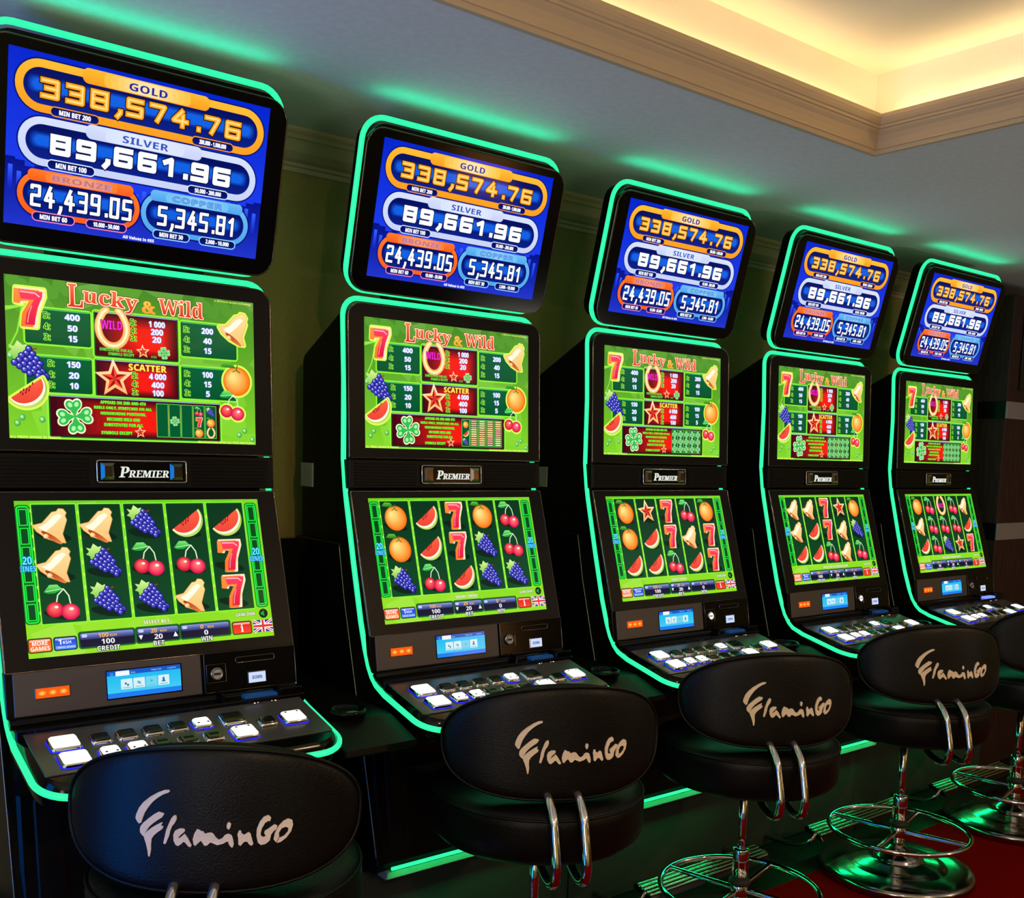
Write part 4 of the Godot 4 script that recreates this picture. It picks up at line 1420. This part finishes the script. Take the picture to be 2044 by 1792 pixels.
	tab.call("COPPER", 534, 400, 386, 42, copper, 208, Color(0.4, 0.66, 0.9), Color(0.2, 0.42, 0.8))
	digits("5,345.81", 562, 896, 456, 534, 12, Color(0.97, 0.98, 1), Color.WHITE, Color(0.02, 0.05, 0.25))
	small.call("MIN BET 30", 556, 554, 146, 28, Color(0.62, 0.85, 1))
	small.call("2.000 - 10.000", 748, 554, 152, 28, Color(0.62, 0.85, 1))
	tx("All Values in KES", 498, 598, 124, 12, Color.WHITE, Color(0.9, 0.95, 1), 0.5)
	return done()


func leaf_ground(dark: Color, bright: Color, seed_: int) -> void:
	fill([rbox(0, 0, 1000, 610, 0)], dark, bright)
	var rng := RandomNumberGenerator.new()
	rng.seed = seed_
	for i in 34:
		var x := rng.randf_range(-60, 1060)
		var y := rng.randf_range(-40, 640)
		var r := rng.randf_range(40, 130)
		var base := dark.lerp(bright, clampf(y / 610.0 + 0.15, 0, 1))
		var a := rng.randf() * TAU
		fill([pg([Vector2(x, y) + Vector2(r, 0).rotated(a), Vector2(x, y) + Vector2(r * 0.9, 0).rotated(a + 1.3), Vector2(x, y) + Vector2(r, 0).rotated(a + 2.4), Vector2(x, y) + Vector2(r * 0.6, 0).rotated(a + 4.2)])], base.lightened(rng.randf_range(0.02, 0.14)))


func paytable_picture(kind: int) -> ImageTexture:
	canvas(1000, 610, Color(0.4, 0.75, 0.15))
	leaf_ground(Color(0.27, 0.52, 0.14), Color(0.5, 0.82, 0.16), 5)
	var rng := RandomNumberGenerator.new()
	rng.seed = 3
	for i in 9:
		disc(30 + i * 28, 18 + (i % 3) * 16, 26, 26, Color(0.33, 0.6, 0.18))
		disc(760 + i * 28, 24 + (i % 3) * 18, 26, 26, Color(0.32, 0.58, 0.17))
	for i in 3:
		stroke([Vector2(0, 120 + i * 6), Vector2(60, 112), Vector2(40, 210), Vector2(10, 270)], 6 - i, Color(0.55, 0.9, 0.25))
	for q in [[30, 552], [48, 530], [120, 536], [150, 544], [925, 570], [950, 552], [12, 300], [985, 588]]:
		ball(q[0], q[1], 11, 12, Color(0.2, 0.62, 0.25), Color(0.8, 1, 0.75), -0.3, -0.3, 4)
	var lime := Color(0.72, 1.0, 0.3)
	var box := func(x: float, y: float, w: float, h: float, red: bool) -> void:
		fill([rbox(x - 12, y - 12, w + 24, h + 24, 16)], Color(0.55, 0.93, 0.2))
		fill([rbox(x - 5, y - 5, w + 10, h + 10, 8)], Color(0.02, 0.32, 0.14))
		if red:
			fill([rbox(x, y, w, h, 4)], Color(0.25, 0.01, 0.08))
			for k in 14:
				var a := k / 13.0
				fill([rbox(x + w * 0.78 * a * 0.6, y + h * 0.3 * a, w - w * 0.65 * a, h - h * 0.5 * a, 10 + 30 * a)], Color(0.25, 0.01, 0.08).lerp(Color(0.93, 0.1, 0.07), a))
		else:
			fill([rbox(x, y, w, h, 4)], Color(0.0, 0.36, 0.2), Color(0.0, 0.32, 0.18))
		fill([rbox(x, y - 4, w, 4, 1)], Color(0.6, 0.7, 0.85) if red else Color(0.3, 0.75, 0.45))
	var row := func(n: String, v: String, x: float, xv: float, y: float, w: float) -> void:
		tx(n + ":", x, y, 24, 25, Color(0.1, 0.45, 0.12), lime, 2.2)
		tx(v, xv, y, w, 23, Color.WHITE, Color(0.55, 0.62, 0.95), 2.0)
	box.call(73, 118, 233, 124, false)
	box.call(73, 299, 233, 126, false)
	box.call(680, 114, 234, 132, false)
	box.call(678, 298, 234, 122, false)
	box.call(328, 108, 330, 166, true)
	box.call(328, 294, 330, 136, true)
	box.call(150, 445, 684, 152, true)
	for q in [["5", "400", 147, 242, 138, 56], ["4", "50", 147, 242, 180, 36], ["3", "15", 147, 242, 220, 33], ["5", "150", 158, 242, 319, 50], ["4", "20", 158, 242, 361, 38], ["3", "10", 158, 242, 401, 32], ["5", "200", 699, 790, 140, 50], ["4", "40", 699, 790, 181, 36], ["3", "15", 699, 790, 222, 32], ["5", "100", 698, 787, 322, 46], ["4", "15", 698, 787, 362, 32], ["3", "5", 698, 787, 402, 16], ["5", "1 000", 478, 575, 133, 66], ["4", "200", 478, 575, 164, 50], ["3", "20", 478, 573, 195, 36], ["5", "4 000", 479, 573, 344, 70], ["4", "400", 479, 573, 378, 52], ["3", "100", 479, 573, 411, 46]]:
		row.call(q[0], q[1], q[2], q[3], q[4], q[5])
	var glow_ := Color(0.85, 1.0, 0.35)
	sym("S", 86, 116, 74, glow_)
	sym("H", 396, 164, 76)
	tx("WILD", 392, 152, 84, 34, Color(1, 0.15, 0.85), Color(0.5, 0, 0.35), 2.0)
	tx("SUBSTITUTES FOR ALL", 408, 249, 130, 11, Color(0.2, 0.8, 0.25), Color(0.5, 0.95, 0.3), 0.7)
	tx("SYMBOLS EXCEPT", 428, 265, 102, 11, Color(0.2, 0.8, 0.25), Color(0.5, 0.95, 0.3), 0.7)
	sym("T", 515, 247, 28)
	tx("AND", 559, 265, 24, 10, Color(0.3, 0.85, 0.25))
	sym("K", 602, 246, 27)
	sym("B", 922, 112, 70, glow_)
	sym("G", 82, 322, 80)
	sym("M", 68, 428, 72, glow_)
	sym("O", 918, 334, 72, glow_)
	sym("C", 896, 446, 64, glow_)
	sym("T", 398, 362, 76)
	tx("SCATTER", 533, 312, 154, 26, Color(1, 0.93, 0.35), Color(0.85, 0.55, 0.1), 1.6)
	sym("K", 241, 519, 74)
	var y := 458.0
	for s in ["APPEARS ON 2ND AND 4TH", "REELS ONLY, STRETCHES ON ALL", "NEIGHBORING POSITIONS,", "BECOMES WILD AND", "SUBSTITUTES FOR ALL"]:
		tx(s, 430, y, s.length() * 8.2, 12, Color(0.55, 1, 0.2), Color(0.2, 0.75, 0.15), 1.3)
		y += 22
	tx("SYMBOLS EXCEPT", 402, 578, 122, 12, Color(0.55, 1, 0.2), Color(0.2, 0.75, 0.15), 1.3)
	sym("T", 496, 573, 24)
	for c in 5:
		fill([rbox(564 + c * 52, 452, 50, 138, 2)], Color(0.25, 0.8, 0.3))
		fill([rbox(567 + c * 52, 455, 44, 132, 2)], Color(0.0, 0.34, 0.18))
		for r in 3:
			var px := 589.0 + c * 52
			var py := 478.0 + r * 44
			if kind == 2:
				sym("K", px, py, 22)
			elif kind == 0:
				var k: String = ["", "", "", "CSO", "GOH"][c].substr(r, 1)
				if c == 1 and r == 1:
					k = "K"
				if k:
					sym(k, px, py, 21)
			elif c == 0:
				sym("OMG".substr(r, 1), px, py, 20)
		if kind == 1 and c > 0:
			for r in 12:
				fill([rbox(570 + c * 52, 457 + r * 10.8, 38, 7, 4)], [Color(1, 0.75, 0.4), Color(0.95, 0.4, 0.45), Color(0.8, 0.9, 0.4), Color(0.98, 0.55, 0.35)][(c + r / 4) % 4], Color(1, 0.9, 0.7))
	var red := Color(0.98, 0.45, 0.28)
	var red2 := Color(0.85, 0.16, 0.12)
	for p in 2:
		var e = Color(0.35, 0.05, 0.02) if p == 0 else Color(1, 0.96, 0.75)
		var o := 6.0 if p == 0 else 4.0
		tx("L", 256, 52, 56, 88, red, e, o, "s", red2)
		tx("ucky", 392, 58, 214, 78, red, e, o, "s", red2, 0.0, 0.06)
		tx("&", 543, 68, 52, 46, Color(1, 0.8, 0.35), Color(0.45, 0.12, 0.05) if p == 0 else Color(1, 0.6, 0.2), 2.0, "s", Color(1, 0.6, 0.2))
		tx("Wild", 678, 58, 190, 66, red, e, o, "s", red2, 0.0, 0.02)
	tx("© 2014 Euro Games Technology", 906, 10, 166, 10, Color(1, 0.98, 0.5))
	tx("ALL PRIZES SHOWN IN CREDITS", 94, 604, 184, 9, Color(1, 1, 0.5))
	tx("MALFUNCTION VOIDS ALL PAYS AND PLAYS", 864, 604, 250, 9, Color(1, 1, 0.5))
	return done()


func reels_picture(cols: Array, message: String, credit: String) -> ImageTexture:
	canvas(1000, 610, Color(0.45, 0.8, 0.12))
	leaf_ground(Color(0.42, 0.78, 0.13), Color(0.56, 0.85, 0.12), 11)
	var neon := Color(0.1, 0.92, 0.25)
	for x in [3.0, 938.0]:
		fill([rbox(x - 4, 16, 56, 466, 16)], Color(0.02, 0.42, 0.1))
		fill([rbox(x, 20, 48, 458, 14)], neon)
		fill([rbox(x + 6, 26, 36, 446, 8)], Color(0.02, 0.36, 0.1))
		for k in 6:
			fill([rbox(x + 8, 32 + k * 74, 32, 66, 2)], neon)
			fill([rbox(x + 12, 36 + k * 74, 24, 58, 1)], Color(0.0, 0.27, 0.1))
		tx("20", x + 24, 234, 34, 30, Color(0.4, 0.95, 0.95), Color(0.05, 0.4, 0.75), 2.5)
		tx("LINES", x + 24, 266, 58, 22, Color(0.4, 0.9, 0.95), Color(0.05, 0.4, 0.75), 2.5)
	for c in 5:
		var x := 60.0 + c * 175.4
		fill([rbox(x - 4, 11, 171, 476, 4)], Color(0.55, 0.95, 0.2))
		fill([rbox(x, 15, 163, 468, 4)], Color(0.02, 0.3, 0.13))
		fill([rbox(x + 4, 19, 155, 460, 2)], Color(0.01, 0.2, 0.1), Color(0.02, 0.27, 0.13))
		for k in 9:
			disc(x - 4, 40 + k * 50 + c * 9, 3, 8, Color(0.75, 1, 0.35))
		for r in 3:
			var cx := x + 81
			var cy := 93.0 + r * 155
			fill([oval(cx - 8, cy + 48, 66, 18, 0.2)], Color(0.0, 0.13, 0.07))
			sym(cols[c].substr(r, 1), cx, cy, 72)
			if cols[c].substr(r, 1) == "H":
				tx("WILD", cx, cy, 80, 34, Color(1, 0.15, 0.75), Color(0.5, 0, 0.3), 2.0)
	tx(message, 495, 507, message.length() * 10.5, 15, Color(1, 1, 0.94), Color(0.5, 0.6, 0.2), 1.5)
	tx("GAME OVER", 880, 507, 86, 14, Color.WHITE, Color(0.4, 0.5, 0.2), 1.5)
	disc(962, 509, 20, 20, Color(0.02, 0.1, 0.06))
	fill([pg([Vector2(950, 503), Vector2(956, 503), Vector2(966, 495), Vector2(966, 523), Vector2(956, 515), Vector2(950, 515)])], Color(0.1, 0.6, 0.25))
	var btn := func(x: float, y: float, w: float, h: float, c: Color, c2: Color) -> void:
		fill([rbox(x - 4, y - 4, w + 8, h + 8, 10)], Color(0.02, 0.2, 0.08))
		fill([rbox(x, y, w, h, 7)], c, c2)
		fill([rbox(x + 3, y + 2, w - 6, h * 0.16, 4)], c.lightened(0.6))
	btn.call(4, 539, 80, 48, Color(0.95, 0.32, 0.14), Color(0.98, 0.5, 0.16))
	tx("MORE", 44, 555, 56, 16, Color.WHITE)
	tx("GAMES", 44, 575, 68, 16, Color.WHITE)
	btn.call(96, 540, 80, 46, Color(0.12, 0.25, 0.75), Color(0.2, 0.45, 0.95))
	tx("1", 116, 556, 10, 20, Color.WHITE)
	tx("KSH", 142, 559, 30, 12, Color.WHITE)
	tx("CHANGE DENOM", 136, 577, 70, 9, Color.WHITE)
	for q in [[190, 529, 210, 57, "100", "CREDIT", 296, 88], [410, 529, 172, 57, "20", "BET", 496, 46], [590, 530, 212, 56, "0", "WIN", 697, 48]]:
		fill([rbox(q[0] - 6, q[1] - 6, q[2] + 12, q[3] + 12, 12)], Color(0.05, 0.4, 0.12))
		fill([rbox(q[0], q[1], q[2], q[3], 8)], Color(0.04, 0.04, 0.14), Color(0.08, 0.08, 0.2))
		fill([rbox(q[0] + 2, q[1] + 2, q[2] - 4, q[3] * 0.44, 7)], Color(0.55, 0.6, 0.85), Color(0.16, 0.18, 0.42))
		fill([rbox(q[0] + 8, q[1] + 6, 20, 12, 4)], Color(0.75, 0.8, 0.95))
		var n: String = credit if q[5] == "CREDIT" else q[4]
		tx(n, q[6] - 16, q[1] + 14, 13.0 * n.length(), 17, Color(1, 0.72, 0.2))
		tx("KSH", q[6] + 22, q[1] + 17, 26, 9, Color(1, 0.72, 0.2))
		tx(n, q[6], q[1] + 39, 17.0 * n.length(), 20, Color.WHITE)
		tx(q[5], q[6], 595, q[7], 19, Color.WHITE, Color(0.1, 0.12, 0.12), 2.2)
	fill([pg([Vector2(416, 558), Vector2(434, 558), Vector2(425, 576)])], Color.WHITE)
	fill([pg([Vector2(557, 574), Vector2(577, 574), Vector2(567, 554)])], Color.WHITE)
	btn.call(816, 540, 82, 48, Color(0.85, 0.12, 0.1), Color(0.95, 0.25, 0.15))
	tx("i", 857, 565, 13, 32, Color.WHITE, null, 0.0, "s")
	fill([rbox(910, 537, 88, 52, 3)], Color(0.16, 0.2, 0.58))
	for e in [[Vector2(910, 537), Vector2(998, 589)], [Vector2(998, 537), Vector2(910, 589)]]:
		stroke([e[0], e[1]], 11, Color.WHITE, null, Geometry2D.JOIN_MITER, Geometry2D.END_BUTT)
		stroke([e[0], e[1]], 4, Color(0.85, 0.16, 0.2), null, Geometry2D.JOIN_MITER, Geometry2D.END_BUTT)
	fill([rbox(944, 537, 20, 52, 0)], Color.WHITE)
	fill([rbox(910, 554, 88, 18, 0)], Color.WHITE)
	fill([rbox(949, 537, 10, 52, 0)], Color(0.87, 0.2, 0.2))
	fill([rbox(910, 558, 88, 10, 0)], Color(0.87, 0.2, 0.2))
	return done()


func info_picture() -> ImageTexture:
	canvas(280, 100, Color(0.12, 0.7, 0.95))
	fill([rbox(0, 0, 280, 100, 0)], Color(0.1, 0.72, 0.95), Color(0.3, 0.82, 0.97))
	fill([rbox(0, 0, 280, 17, 0)], Color(0.1, 0.35, 0.78))
	fill([rbox(0, 82, 280, 18, 0)], Color(0.12, 0.5, 0.95))
	fill([rbox(32, 2, 52, 18, 3)], Color(0.95, 0.97, 1))
	tx("Bonus", 98, 11, 16, 6, Color(0.75, 0.9, 1))
	tx("Player Card", 186, 10, 38, 7, Color(0.8, 0.92, 1))
	tx("English", 246, 10, 32, 6, Color(0.85, 0.95, 1))
	disc(18, 11, 7, 6, Color(0.2, 0.55, 0.9))
	for i in 4:
		var c := Color(0.85, 0.95, 0.98) if i != 2 else Color(0.45, 0.85, 0.95)
		fill([rbox(50 + i * 47, 33, 43, 38, 3)], c)
		fill([rbox(56 + i * 47, 64, 31, 3, 1)], Color(0.5, 0.75, 0.85))
	disc(68, 50, 4, 4, Color(0.15, 0.5, 0.6))
	disc(76, 56, 4, 4, Color(0.15, 0.5, 0.6))
	tx("%", 118, 51, 13, 12, Color(0.15, 0.5, 0.6))
	disc(165, 50, 5, 5, Color(0.25, 0.75, 0.85))
	disc(212, 46, 4, 4.5, Color(0.1, 0.4, 0.6))
	fill([pg([Vector2(204, 58), Vector2(220, 58), Vector2(215, 50), Vector2(209, 50)])], Color(0.1, 0.4, 0.6))
	return done()


func lamp_picture() -> ImageTexture:
	canvas(120, 40, Color(1, 0.35, 0.06))
	for i in 3:
		for k in 5:
			disc(22 + i * 38, 20, 19 - k * 3.6, 13 - k * 2.2, Color(1, 0.35, 0.06).lerp(Color(1, 0.78, 0.35), k / 4.0))
	return done()


func coin_picture() -> ImageTexture:
	canvas(80, 48, Color(0.8, 0.86, 1))
	tx("DOWN", 40, 24, 46, 16, Color(0.2, 0.25, 0.45))
	return done()
